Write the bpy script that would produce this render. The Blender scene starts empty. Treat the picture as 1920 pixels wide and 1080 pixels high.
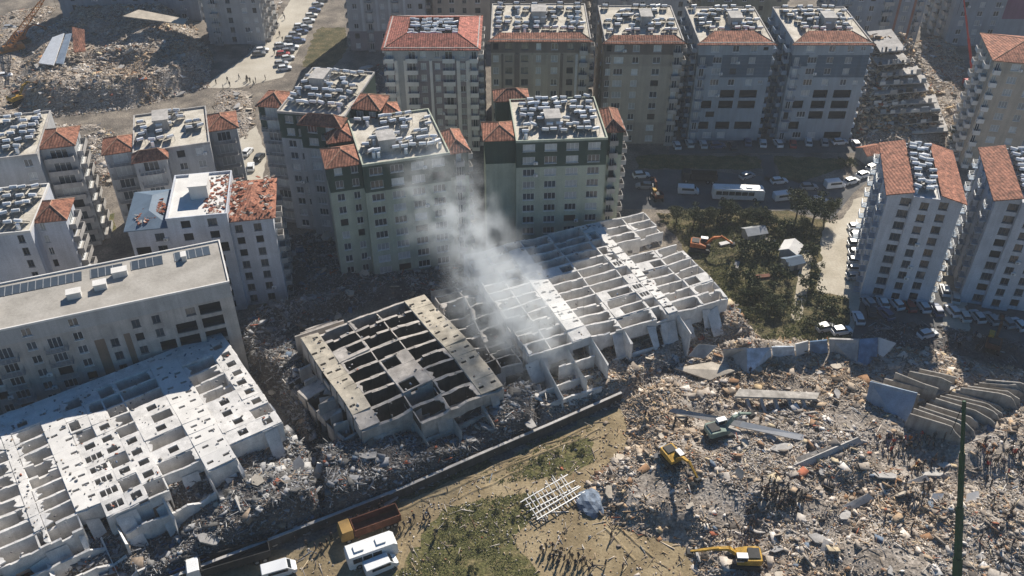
import bpy, bmesh, math, random
from mathutils import Vector, Matrix, noise
R = math.radians
random.seed(7)
S = bpy.context.scene
COL = S.collection

# ------------------------------------------------------------------ camera, sky, sun, exposure
CAM_H, CAM_TILT, CAM_F = 115.0, R(37.3), 1720.0          # metres, below the horizon, pixels at 1920 wide
cam = bpy.data.cameras.new('camera'); camo = bpy.data.objects.new('camera', cam); COL.objects.link(camo)
camo.location = (0, 0, CAM_H); camo.rotation_euler = (R(90) - CAM_TILT, 0, 0)
cam.sensor_width = 36; cam.lens = 36 * CAM_F / 1920; cam.clip_end = 4000; cam.clip_start = 1
S.camera = camo
SUN_EL, SUN_AZ = R(37), R(20)                            # azimuth to the right of +Y
w = bpy.data.worlds.new('World'); S.world = w; w.use_nodes = True
nt = w.node_tree; bg = nt.nodes['Background']
sky = nt.nodes.new('ShaderNodeTexSky'); sky.sky_type = 'NISHITA'; sky.sun_disc = False
sky.sun_elevation = SUN_EL; sky.sun_rotation = SUN_AZ; sky.air_density = 1.0; sky.dust_density = .6; sky.ozone_density = 2.5
hs = nt.nodes.new('ShaderNodeHueSaturation'); hs.inputs['Saturation'].default_value = 1.7
nt.links.new(sky.outputs[0], hs.inputs['Color']); nt.links.new(hs.outputs[0], bg.inputs[0]); bg.inputs[1].default_value = 0.047
sl = bpy.data.lights.new('sun', 'SUN'); so = bpy.data.objects.new('sun', sl); COL.objects.link(so)
sl.energy = 5.0; sl.angle = R(0.53); sl.color = (1, .93, .82)
sd = Vector((math.sin(SUN_AZ) * math.cos(SUN_EL), math.cos(SUN_AZ) * math.cos(SUN_EL), math.sin(SUN_EL)))
so.rotation_euler = sd.to_track_quat('Z', 'Y').to_euler(); so.location = sd * 300
S.view_settings.view_transform = 'Standard'; S.view_settings.look = 'None'; S.view_settings.gamma = 1
S.view_settings.exposure = 0.5
S.cycles.max_bounces = 5; S.cycles.diffuse_bounces = 3; S.cycles.volume_bounces = 2
S.cycles.volume_step_rate = 1.0

# ------------------------------------------------------------------ measuring the photograph
_c, _s = math.cos(CAM_TILT), math.sin(CAM_TILT)
def P(x, y, z=0.0):
    """world point at height z that the photograph shows at (x, y)"""
    a = (x - 960) / CAM_F; b = -(y - 540) / CAM_F
    t = (z - CAM_H) / (-_s + b * _c)
    return Vector((a * t, (_c + b * _s) * t, z))

# ------------------------------------------------------------------ objects and tags
def tag(o, label=None, cat=None, group=None, kind=None):
    if label: o['label'] = label
    if cat: o['category'] = cat
    if group: o['group'] = group
    if kind: o['kind'] = kind
    return o
def empty(name, loc=(0, 0, 0), rz=0, **k):
    o = bpy.data.objects.new(name, None); COL.objects.link(o)
    o.location = loc; o.rotation_euler = (0, 0, rz); o.empty_display_size = .5
    return tag(o, **k)
def link(name, me, parent=None, loc=(0, 0, 0), rz=0, rot=None, scale=None, **k):
    o = bpy.data.objects.new(name, me); COL.objects.link(o)
    o.location = loc; o.rotation_euler = rot if rot else (0, 0, rz)
    if scale: o.scale = scale
    if parent: o.parent = parent
    return tag(o, **k)
def copy_tree(o, parent=None):
    c = o.copy(); COL.objects.link(c); c.parent = parent
    for ch in o.children: copy_tree(ch, c)
    return c

class MB:
    """mesh builder"""
    def __init__(s): s.v = []; s.f = []; s.m = []
    def add(s, vs, fs, m=0):
        n = len(s.v); s.v.extend([tuple(p) for p in vs]); s.f.extend([tuple(i + n for i in f) for f in fs])
        s.m.extend([m] * len(fs)); return s
    def box(s, x0, x1, y0, y1, z0, z1, m=0, M=None):
        vs = [Vector((x, y, z)) for z in (z0, z1) for y in (y0, y1) for x in (x0, x1)]
        if M is not None: vs = [M @ p for p in vs]
        return s.add(vs, [(0, 2, 3, 1), (4, 5, 7, 6), (0, 1, 5, 4), (2, 6, 7, 3), (0, 4, 6, 2), (1, 3, 7, 5)], m)
    def hexa(s, vs, m=0):
        return s.add(vs, [(0, 2, 3, 1), (4, 5, 7, 6), (0, 1, 5, 4), (2, 6, 7, 3), (0, 4, 6, 2), (1, 3, 7, 5)], m)
    def beam(s, a, b, r, m=0, n=4, r2=None):
        a, b = Vector(a), Vector(b); d = (b - a).normalized()
        q = d.to_track_quat('Z', 'X'); r2 = r if r2 is None else r2
        off = math.pi / 4 if n == 4 else 0
        vs = [p + q @ Vector((rr * math.cos(off + 2 * math.pi * i / n), rr * math.sin(off + 2 * math.pi * i / n), 0))
              for p, rr in ((a, r), (b, r2)) for i in range(n)]
        fs = [(i, (i + 1) % n, n + (i + 1) % n, n + i) for i in range(n)]
        fs += [tuple(range(n - 1, -1, -1)), tuple(range(n, 2 * n))]
        return s.add(vs, fs, m)
    def cyl(s, c, ax, r, l, m=0, n=12):
        c, ax = Vector(c), Vector(ax).normalized(); return s.beam(c - ax * l / 2, c + ax * l / 2, r, m, n)
    def prism(s, pts, z0, z1, m=0):
        n = len(pts)
        vs = [(p[0], p[1], z0) for p in pts] + [(p[0], p[1], z1) for p in pts]
        fs = [(i, (i + 1) % n, n + (i + 1) % n, n + i) for i in range(n)] + [tuple(range(n - 1, -1, -1)), tuple(range(n, 2 * n))]
        return s.add(vs, fs, m)
    def mesh(s, name, mats, smooth=False):
        me = bpy.data.meshes.new(name); me.from_pydata(s.v, [], s.f)
        for mt in (mats if isinstance(mats, (list, tuple)) else [mats]): me.materials.append(mt)
        me.polygons.foreach_set('material_index', s.m)
        if smooth: me.polygons.foreach_set('use_smooth', [True] * len(s.f))
        me.update(); return me
    def obj(s, name, mats, parent=None, smooth=False, **k):
        return link(name, s.mesh(name, mats, smooth), parent, **k)

# ------------------------------------------------------------------ materials
def mat(name, col, rough=.85, var=.2, scale=.5, streak=0.0, spec=.25, metal=0.0, objcol=False, rand=0.0, bump=0.0, fine=.12, fscale=6.0):
    m = bpy.data.materials.new(name); m.use_nodes = True
    t = m.node_tree; N = t.nodes; L = t.links; b = N['Principled BSDF']
    b.inputs['Roughness'].default_value = rough; b.inputs['Metallic'].default_value = metal
    b.inputs['Specular IOR Level'].default_value = spec
    geo = N.new('ShaderNodeNewGeometry')
    def nz(vec, sc, lo, hi, det=4):
        n = N.new('ShaderNodeTexNoise'); n.inputs['Scale'].default_value = sc; n.inputs['Detail'].default_value = det
        L.new(vec, n.inputs['Vector'])
        r = N.new('ShaderNodeMapRange'); r.inputs[1].default_value = .3; r.inputs[2].default_value = .7
        r.inputs[3].default_value = lo; r.inputs[4].default_value = hi; L.new(n.outputs[0], r.inputs[0]); return r.outputs[0]
    def mul(a, bb):
        q = N.new('ShaderNodeMath'); q.operation = 'MULTIPLY'; L.new(a, q.inputs[0]); L.new(bb, q.inputs[1]); return q.outputs[0]
    f = nz(geo.outputs['Position'], scale, 1 - var, 1 + var)
    if fine: f = mul(f, nz(geo.outputs['Position'], fscale, 1 - fine, 1 + fine, 2))
    if streak:
        mp = N.new('ShaderNodeMapping'); mp.inputs['Scale'].default_value = (1.3, 1.3, .07)
        L.new(geo.outputs['Position'], mp.inputs[0]); f = mul(f, nz(mp.outputs[0], 1.0, 1 - streak, 1 + streak * .5))
    if rand:
        oi = N.new('ShaderNodeObjectInfo'); r = N.new('ShaderNodeMapRange')
        r.inputs[3].default_value = 1 - rand; r.inputs[4].default_value = 1 + rand
        L.new(oi.outputs['Random'], r.inputs[0]); f = mul(f, r.outputs[0])
    vm = N.new('ShaderNodeVectorMath'); vm.operation = 'SCALE'; L.new(f, vm.inputs['Scale'])
    if objcol:
        oi = N.new('ShaderNodeObjectInfo'); L.new(oi.outputs['Color'], vm.inputs[0])
    else: vm.inputs[0].default_value = col
    L.new(vm.outputs[0], b.inputs['Base Color'])
    if bump:
        n = N.new('ShaderNodeTexNoise'); n.inputs['Scale'].default_value = 3; n.inputs['Detail'].default_value = 6
        L.new(geo.outputs['Position'], n.inputs['Vector'])
        bp = N.new('ShaderNodeBump'); bp.inputs['Strength'].default_value = bump; bp.inputs['Distance'].default_value = .3
        L.new(n.outputs[0], bp.inputs['Height']); L.new(bp.outputs[0], b.inputs['Normal'])
    return m
def patchy(name, cols, scale=.15, rough=.95, fine=.35, fscale=2.5, bump=.5, det=8):
    """ground made of several tones that grade into each other"""
    m = bpy.data.materials.new(name); m.use_nodes = True
    t = m.node_tree; N = t.nodes; L = t.links; b = N['Principled BSDF']; b.inputs['Roughness'].default_value = rough
    b.inputs['Specular IOR Level'].default_value = .15
    geo = N.new('ShaderNodeNewGeometry')
    n = N.new('ShaderNodeTexNoise'); n.inputs['Scale'].default_value = scale; n.inputs['Detail'].default_value = det; n.inputs['Roughness'].default_value = .62
    L.new(geo.outputs['Position'], n.inputs['Vector'])
    cr = N.new('ShaderNodeValToRGB'); L.new(n.outputs[0], cr.inputs[0]); e = cr.color_ramp.elements
    while len(e) < len(cols): e.new(.5)
    for i, c in enumerate(cols): e[i].position = .32 + .36 * i / max(1, len(cols) - 1); e[i].color = (*c, 1)
    n2 = N.new('ShaderNodeTexNoise'); n2.inputs['Scale'].default_value = fscale; n2.inputs['Detail'].default_value = 5
    L.new(geo.outputs['Position'], n2.inputs['Vector'])
    r = N.new('ShaderNodeMapRange'); r.inputs[1].default_value = .3; r.inputs[2].default_value = .7; r.inputs[3].default_value = 1 - fine; r.inputs[4].default_value = 1 + fine
    L.new(n2.outputs[0], r.inputs[0])
    vm = N.new('ShaderNodeVectorMath'); vm.operation = 'SCALE'; L.new(cr.outputs[0], vm.inputs[0]); L.new(r.outputs[0], vm.inputs['Scale'])
    L.new(vm.outputs[0], b.inputs['Base Color'])
    if bump:
        bp = N.new('ShaderNodeBump'); bp.inputs['Strength'].default_value = bump; bp.inputs['Distance'].default_value = .25
        L.new(n2.outputs[0], bp.inputs['Height']); L.new(bp.outputs[0], b.inputs['Normal'])
    return m
def island(name, cols, rough=.9, var=.2, dusty=False):
    """every loose piece of one mesh takes its own tone"""
    m = bpy.data.materials.new(name); m.use_nodes = True
    t = m.node_tree; N = t.nodes; L = t.links; b = N['Principled BSDF']; b.inputs['Roughness'].default_value = rough
    b.inputs['Specular IOR Level'].default_value = .2
    geo = N.new('ShaderNodeNewGeometry'); cr = N.new('ShaderNodeValToRGB'); cr.color_ramp.interpolation = 'CONSTANT'
    L.new(geo.outputs['Random Per Island'], cr.inputs[0]); e = cr.color_ramp.elements
    tot = sum(q[1] for q in cols); acc = 0
    while len(e) < len(cols): e.new(.5)
    for i, (c, wt) in enumerate(cols): e[i].position = acc / tot; e[i].color = (*c, 1); acc += wt
    n = N.new('ShaderNodeTexNoise'); n.inputs['Scale'].default_value = 2.5; n.inputs['Detail'].default_value = 3
    L.new(geo.outputs['Position'], n.inputs['Vector'])
    r = N.new('ShaderNodeMapRange'); r.inputs[1].default_value = .3; r.inputs[2].default_value = .7; r.inputs[3].default_value = 1 - var; r.inputs[4].default_value = 1 + var
    L.new(n.outputs[0], r.inputs[0])
    n3 = N.new('ShaderNodeTexNoise'); n3.inputs['Scale'].default_value = .07; n3.inputs['Detail'].default_value = 4; L.new(geo.outputs['Position'], n3.inputs['Vector'])
    c3 = N.new('ShaderNodeValToRGB'); L.new(n3.outputs[0], c3.inputs[0]); e3 = c3.color_ramp.elements
    e3[0].position = .38; e3[0].color = (.98, .86, .72, 1); e3[1].position = .6; e3[1].color = (1, 1, 1, 1)
    vt = N.new('ShaderNodeVectorMath'); vt.operation = 'MULTIPLY'; L.new(cr.outputs[0], vt.inputs[0]); L.new(c3.outputs[0], vt.inputs[1])
    vm = N.new('ShaderNodeVectorMath'); vm.operation = 'SCALE'; L.new((vt if dusty else cr).outputs[0], vm.inputs[0]); L.new(r.outputs[0], vm.inputs['Scale'])
    L.new(vm.outputs[0], b.inputs['Base Color']); return m
def tile_mat(name, col):
    m = mat(name, col, .85, .5, .9, fine=.45, fscale=2.6, rand=.18)
    t = m.node_tree; N = t.nodes; L = t.links
    geo = N.new('ShaderNodeNewGeometry'); wv = N.new('ShaderNodeTexWave'); wv.inputs['Scale'].default_value = .55; wv.inputs['Distortion'].default_value = 1
    L.new(geo.outputs['Position'], wv.inputs['Vector']); bp = N.new('ShaderNodeBump'); bp.inputs['Strength'].default_value = .5; bp.inputs['Distance'].default_value = .15
    L.new(wv.outputs[0], bp.inputs['Height']); L.new(bp.outputs[0], N['Principled BSDF'].inputs['Normal']); return m

M = dict(
    ground=patchy('ground_dirt', [(.10, .088, .075), (.18, .155, .13), (.30, .26, .21)], .16, fine=.4),
    road=patchy('road_dust', [(.36, .32, .26), (.46, .42, .35), (.52, .48, .41)], .1, fine=.12, bump=.1),
    asphalt=patchy('asphalt', [(.08, .08, .085), (.12, .12, .12), (.17, .165, .16)], .12, fine=.12, bump=.1),
    sand=patchy('sandy_lot', [(.36, .32, .25), (.47, .42, .34), (.55, .51, .43)], .12, fine=.12, bump=.1),
    dirt=patchy('tan_dirt', [(.17, .13, .075), (.27, .21, .125), (.35, .28, .175)], .16, fine=.22, bump=.35),
    grass=patchy('rough_grass', [(.045, .05, .022), (.10, .088, .045), (.19, .15, .085)], .3, fine=.5, bump=.8),
    green=patchy('green_grass', [(.055, .06, .024), (.11, .105, .042), (.22, .175, .095)], .45, fine=.5, bump=.8),
    path=patchy('pale_path', [(.38, .33, .25), (.5, .45, .36)], .3, fine=.15, bump=.1),
    rubble_base=patchy('rubble_dust', [(.17, .145, .12), (.30, .26, .222), (.43, .39, .345)], .25, fine=.4, fscale=2.0, bump=1.0),
    rubble_dark=patchy('dark_shaded_rubble_dust', [(.05, .047, .045), (.10, .09, .085), (.17, .15, .14)], .25, fine=.4, bump=1.0),  # darker rubble bed; shaded zones get their shade from this colour
    concrete=mat('concrete', (.42, .40, .38), .9, .2, .35, .2),
    lightc=mat('pale_plaster', (.70, .68, .65), .9, .10, .3, .06, fine=.05),
    cream=mat('cream_plaster', (.50, .44, .36), .9, .22, .4, .12),
    rib=mat('raw_concrete', (.46, .44, .42), .92, .18, .4, .12),
    ribw=mat('whitewashed_concrete', (.66, .64, .615), .92, .18, .6, .1, fine=.12),
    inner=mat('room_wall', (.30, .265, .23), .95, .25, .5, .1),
    innerd=mat('burnt_and_shaded_room_wall', (.10, .088, .078), .95, .3, .5, .1),  # burnt rooms; also lines loggias, their shade put into the colour
    dark=mat('dark_interior', (.03, .03, .032), .95, .3, .5),
    steel=mat('grey_steel', (.35, .36, .37), .5, .1, 1, metal=.5),
    glass=mat('window_glass', (.05, .062, .075), .12, .1, 1, spec=.6, rand=.5, fine=0),  # base colour lifted to paint in the grey-blue sky reflection
    curtain=mat('curtain_sky_pane', (.42, .44, .44), .5, .15, 1, rand=.4, spec=.5),  # pale panes: curtains, plus sky reflection painted in
    frame=mat('window_frame', (.70, .71, .71), .6, .05, 1),
    framed=mat('dark_window_frame', (.16, .16, .17), .6, .05, 1),
    tile=tile_mat('roof_tile', (.29, .125, .08)),
    tile2=tile_mat('red_roof_tile', (.33, .115, .085)),
    bluesheet=mat('blue_grey_roof_sheet', (.13, .18, .24), .6, .15, .5),
    terrace=patchy('roof_terrace', [(.40, .365, .31), (.53, .49, .42), (.62, .58, .51)], .3, fine=.15, bump=.1),
    terraced=patchy('grey_roof_terrace', [(.30, .28, .25), (.38, .355, .32), (.44, .415, .38)], .2, fine=.1, bump=.1),
    tank=mat('white_water_tank', (.84, .85, .86), .35, .08, 1, rand=.15, spec=.5),
    panel=mat('solar_collector', (.03, .04, .06), .2, .15, 1, spec=.6, rand=.5),
    rubber=mat('tyre_rubber', (.02, .02, .02), .9, .1, 1),
    carp=mat('car_paint', (1, 1, 1), .3, .03, 1, objcol=True, spec=.5, fine=0),
    carglass=mat('car_glass', (.02, .025, .03), .08, .05, 1, spec=.7, fine=0),
    white=mat('white_paint', (.78, .78, .77), .45, .05, 1),
    yellow=mat('machine_yellow', (.46, .27, .04), .65, .4, 1.2, fine=.3),
    orange=mat('machine_orange', (.42, .13, .04), .65, .4, 1.2, fine=.3),
    rust=mat('rusty_brown', (.15, .06, .035), .8, .3, 1),
    red=mat('crane_red', (.42, .03, .03), .5, .1, 1),
    greenp=mat('crane_green', (.015, .075, .03), .6, .2, 1),
    machine_dark=mat('machine_steel', (.035, .035, .035), .7, .2, 1),
    bark=mat('bark', (.10, .075, .05), .95, .3, 2),
    blue=mat('blue_paint', (.06, .17, .38), .6, .2, .6),
    bluew=mat('pale_blue_wall', (.30, .37, .46), .85, .15, .5, .1),
)
def leafmat(name, a, b):
    return island(name, [(a, 2), (b, 2), (tuple((x + y) / 2 for x, y in zip(a, b)), 3)], .7, .3)
M['leaf'] = leafmat('olive_leaf', (.045, .058, .022), (.12, .12, .05))
M['leaf2'] = leafmat('dark_leaf', (.03, .045, .016), (.08, .09, .035))
M['weed'] = leafmat('weed_leaf', (.08, .095, .025), (.22, .20, .085))
M['rub'] = island('rubble_pieces', [((.50, .465, .43), 5), ((.37, .335, .30), 5), ((.25, .22, .195), 5), ((.68, .65, .62), 2.6), ((.44, .35, .26), 3), ((.30, .19, .12), 2), ((.10, .088, .08), 3), ((.15, .20, .28), .5), ((.36, .13, .08), .3), ((.55, .46, .32), 1.4)], dusty=True)
M['rubd'] = island('grey_shaded_rubble_pieces', [((.30, .30, .31), 5), ((.20, .195, .19), 5), ((.13, .125, .12), 5), ((.45, .44, .43), 2), ((.28, .22, .17), 1.5), ((.12, .16, .22), .8), ((.30, .1, .06), .4)])  # darker copy of the pieces, with shade coloured in for shaded zones
M['chip'] = island('broken_roof_tiles', [((.29, .11, .07), 4), ((.20, .075, .05), 3), ((.5, .45, .4), 2), ((.2, .17, .15), 2)])

# ------------------------------------------------------------------ ground sheets
def sheet(name, px, z, m, sub=0, **k):
    pts = [P(x, y, 0) for x, y in px]
    if m in (M['grass'], M['green'], M['dirt'], M['sand'], M['path'], M['road']):
        amp = .35 if m in (M['path'], M['road']) else 1.1; q = []
        for i, a in enumerate(pts):
            c = pts[(i + 1) % len(pts)]; n = max(1, int((c - a).length / 1.0))
            for k_ in range(n):
                p_ = a + (c - a) * (k_ / n); p_ = p_ + Vector((noise.noise(p_ * .35), noise.noise(p_ * .35 + Vector((9, 4, 2))), 0)) * amp + Vector((noise.noise(p_ * 1.3), noise.noise(p_ * 1.3 + Vector((3, 8, 1))), 0)) * amp * .45
                p_.z = 0; q.append(p_)
        pts = q
    bm = bmesh.new(); vs = [bm.verts.new((p.x, p.y, z)) for p in pts]; f = bm.faces.new(vs)
    if f.normal.z < 0: bmesh.ops.reverse_faces(bm, faces=[f])
    bm.normal_update()
    if f.normal.z < 0: f.normal_flip()
    bmesh.ops.triangulate(bm, faces=bm.faces[:])
    me = bpy.data.meshes.new(name); bm.to_mesh(me); bm.free(); me.materials.append(m)
    return link(name, me, None, kind='structure')
MB().add([(-900, -200, 0), (900, -200, 0), (900, 1600, 0), (-900, 1600, 0)], [(0, 1, 2, 3)]).obj('ground', M['ground'], kind='structure')
sheet('road', [(375, 165), (462, 105), (520, 40), (545, 0), (585, -50), (640, -50), (600, 20), (570, 75), (530, 145), (445, 165)], .004, M['road'])
sheet('dry_grass_verge', [(565, 125), (585, 70), (600, 50), (648, 52), (652, 90), (625, 127)], .004, M['grass'])
sheet('street', [(1120, 330), (1160, 318), (1300, 318), (1420, 330), (1570, 345), (1640, 300), (1662, 312), (1600, 362), (1560, 412), (1480, 395), (1330, 392), (1150, 392)], .004, M['asphalt'])
sheet('car_park', [(1255, 262), (1640, 262), (1620, 286), (1255, 288)], .004, M['asphalt'])
sheet('lawn', [(1195, 290), (1420, 293), (1432, 318), (1195, 316)], .004, M['green'])
sheet('lawn', [(1452, 292), (1585, 298), (1590, 312), (1500, 342), (1462, 338)], .004, M['green'])
sheet('footpath', [(1424, 290), (1448, 290), (1458, 340), (1434, 338)], .004, M['asphalt'])
sheet('sandy_lot', [(1532, 545), (1545, 418), (1578, 412), (1612, 366), (1665, 320), (1690, 330), (1640, 560), (1595, 640), (1590, 560)], .008, M['sand'])
sheet('sandy_lane', [(1765, 660), (1760, 560), (1805, 380), (1850, 300), (1870, 310), (1830, 420), (1812, 560), (1830, 660)], .008, M['sand'])
sheet('parking_lot', [(1618, 545), (1768, 545), (1768, 655), (1690, 650), (1596, 640)], .012, M['asphalt'])
sheet('parking_lot', [(1812, 560), (2000, 560), (2000, 690), (1870, 680), (1830, 655)], .012, M['asphalt'])
sheet('garden_ground', [(1235, 400), (1330, 393), (1480, 396), (1552, 414), (1532, 545), (1590, 560), (1594, 640), (1420, 640), (1370, 590), (1270, 450)], .004, M['grass'])
sheet('garden_path', [(1504, 470), (1524, 470), (1518, 520), (1505, 600), (1482, 600), (1495, 530)], .008, M['path'])
sheet('dirt_field', [(330, 1100), (620, 1000), (900, 880), (1160, 762), (1200, 830), (1230, 960), (1290, 1020), (1320, 1120), (1320, 1200), (330, 1200)], .008, M['dirt'])
sheet('weedy_patch', [(740, 1080), (830, 960), (900, 935), (1000, 930), (1010, 960), (960, 1010), (1000, 1050), (1010, 1120), (760, 1120)], .012, M['green'])
sheet('weedy_patch', [(640, 940), (760, 905), (910, 860), (925, 870), (780, 935), (645, 960)], .012, M['grass'])
sheet('weedy_patch', [(975, 895), (1010, 850), (1090, 815), (1115, 830), (1110, 870), (1050, 895)], .012, M['green'])
sheet('side_street', [(450, 260), (480, 235), (500, 290), (490, 345), (455, 345), (448, 300)], .004, M['road'])
sheet('lawn', [(185, 405), (215, 400), (218, 430), (190, 440)], .006, M['green'])
sheet('lawn', [(495, 555), (550, 555), (545, 575), (498, 578)], .006, M['green'])
# tyre ruts pressed up along the dirt track
rt = random.Random(3)
for k, (a, b) in enumerate([((640, 1000), (1140, 800)), ((660, 985), (1130, 790)), ((830, 925), (1040, 835)), ((1160, 990), (1240, 1060)), ((1135, 990), (1205, 1065)), ((860, 935), (1000, 870))]):
    A, B = P(*a), P(*b); mb = MB(); d = (B - A).normalized(); n = Vector((-d.y, d.x, 0)); L_ = (B - A).length; pr_ = None
    for i in range(int(L_ / 1.2)):
        c = A + d * (i * 1.2) + n * (noise.noise(Vector((i * .3, k * 7, 0))) * .6)
        h = .10 + .10 * rt.random(); wd = .28 + .12 * rt.random()
        ring = [c - n * wd + Vector((0, 0, .006)), c - n * .1 + Vector((0, 0, h)), c + n * .12 + Vector((0, 0, h * .8)), c + n * wd + Vector((0, 0, .006))]
        s_ = len(mb.v); mb.v.extend([tuple(q) for q in ring])
        if pr_ is not None:
            for j in range(3): mb.f.append((pr_ + j, s_ + j, s_ + j + 1, pr_ + j + 1)); mb.m.append(0)
        pr_ = s_
    mb.obj('tyre_rut', M['dirt'], kind='structure')

# ------------------------------------------------------------------ standing buildings
ZUP = Vector((0, 0, 1))
def wallgrid(mb, O, dx, up, n, W, H, rects, zones=(), m0=0, reveal=.22, rm=None):
    """a wall W x H with real holes; rects = (x0, x1, z0, z1); zones = (x0, x1, z0, z1, material)"""
    xs = {0.0, W}; zs = {0.0, H}
    for r in list(rects) + list(zones):
        for v in r[:2]: xs.add(min(max(v, 0), W))
        for v in r[2:4]: zs.add(min(max(v, 0), H))
    def uniq(q):
        q = sorted(q); o = [q[0]]
        for v in q[1:]:
            if v - o[-1] > 1e-3: o.append(v)
        return o
    xs, zs = uniq(xs), uniq(zs)
    base = len(mb.v)
    for z in zs:
        for x in xs: mb.v.append(tuple(O + dx * x + up * z))
    nx = len(xs)
    for j in range(len(zs) - 1):
        zc = (zs[j] + zs[j + 1]) / 2
        for i in range(nx - 1):
            xc = (xs[i] + xs[i + 1]) / 2
            if any(r[0] < xc < r[1] and r[2] < zc < r[3] for r in rects): continue
            m = m0
            for q in zones:
                if q[0] < xc < q[1] and q[2] < zc < q[3]: m = q[4]
            a = base + j * nx + i; mb.f.append((a, a + 1, a + nx + 1, a + nx)); mb.m.append(m)
    for (x0, x1, z0, z1) in [r[:4] for r in rects]:
        c = [O + dx * x + up * z for x, z in ((x0, z0), (x1, z0), (x1, z1), (x0, z1))]
        mm = m0 if rm is None else rm
        if rm is None:
            for q in zones:
                if q[0] < (x0 + x1) / 2 < q[1] and q[2] < (z0 + z1) / 2 < q[3]: mm = q[4]
        i = len(mb.v); mb.v.extend([tuple(p) for p in c] + [tuple(p - n * reveal) for p in c])
        for k in range(4):
            k2 = (k + 1) % 4; mb.f.append((i + k, i + k2, i + 4 + k2, i + 4 + k)); mb.m.append(mm)

_wm = {}
def window_mesh(w, h, kind):
    key = (round(w, 2), round(h, 2), kind)
    if key in _wm: return _wm[key]
    mb = MB(); x, z = w / 2, h / 2; t = .07
    if kind == 'open':
        mb.add([(-x, .20, -z), (x, .20, -z), (x, .20, z), (-x, .20, z)], [(0, 1, 2, 3)], 1)  # dark sheet painting in the unlit room behind
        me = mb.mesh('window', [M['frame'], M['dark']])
    else:
        mb.add([(-x, .17, -z), (x, .17, -z), (x, .17, z), (-x, .17, z)], [(0, 1, 2, 3)], 1)
        for a, b in ((-x, -x + t), (x - t, x)): mb.box(a, b, .07, .165, -z, z)
        for a, b in ((-z, -z + t), (z - t, z)): mb.box(-x + t, x - t, .07, .165, a, b)
        if w > .8:
            for q in ([0] if w < 1.9 else [-w / 6, w / 6]): mb.box(q - .035, q + .035, .075, .165, -z + t, z - t)
        mb.box(-x - .08, x + .08, -.10, .06, -z - .09, -z - .005)
        me = mb.mesh('window', [M['framed'] if kind == 'darkframe' else M['frame'], M['curtain'] if kind == 'curtain' else M['glass']])
    _wm[key] = me; return me
_bm = {}
def balcony_mesh(w, d, solid, m):
    key = (round(w, 2), d, solid, m.name)
    if key in _bm: return _bm[key]
    mb = MB(); x = w / 2
    mb.box(-x, x, -d, -.003, -.16, 0)
    hgt = .95
    if solid:
        mb.box(-x, x, -d, -d + .1, .002, hgt); mb.box(-x, -x + .1, -d + .102, -.003, .002, hgt); mb.box(x - .1, x, -d + .102, -.003, .002, hgt)
    else:
        for zz in (.3, .6, .9):
            mb.box(-x, x, -d, -d + .05, zz, zz + .06, 1)
            for sx in (-x, x - .05): mb.box(sx, sx + .05, -d + .052, -.003, zz, zz + .06, 1)
        for q in range(int(w / .8) + 1): mb.box(-x + .06 + q * .8, -x + .12 + q * .8, -d + .004, -d + .046, 0, .89, 1)
    me = mb.mesh('balcony', [m, M['steel']]); _bm[key] = me; return me

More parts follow.
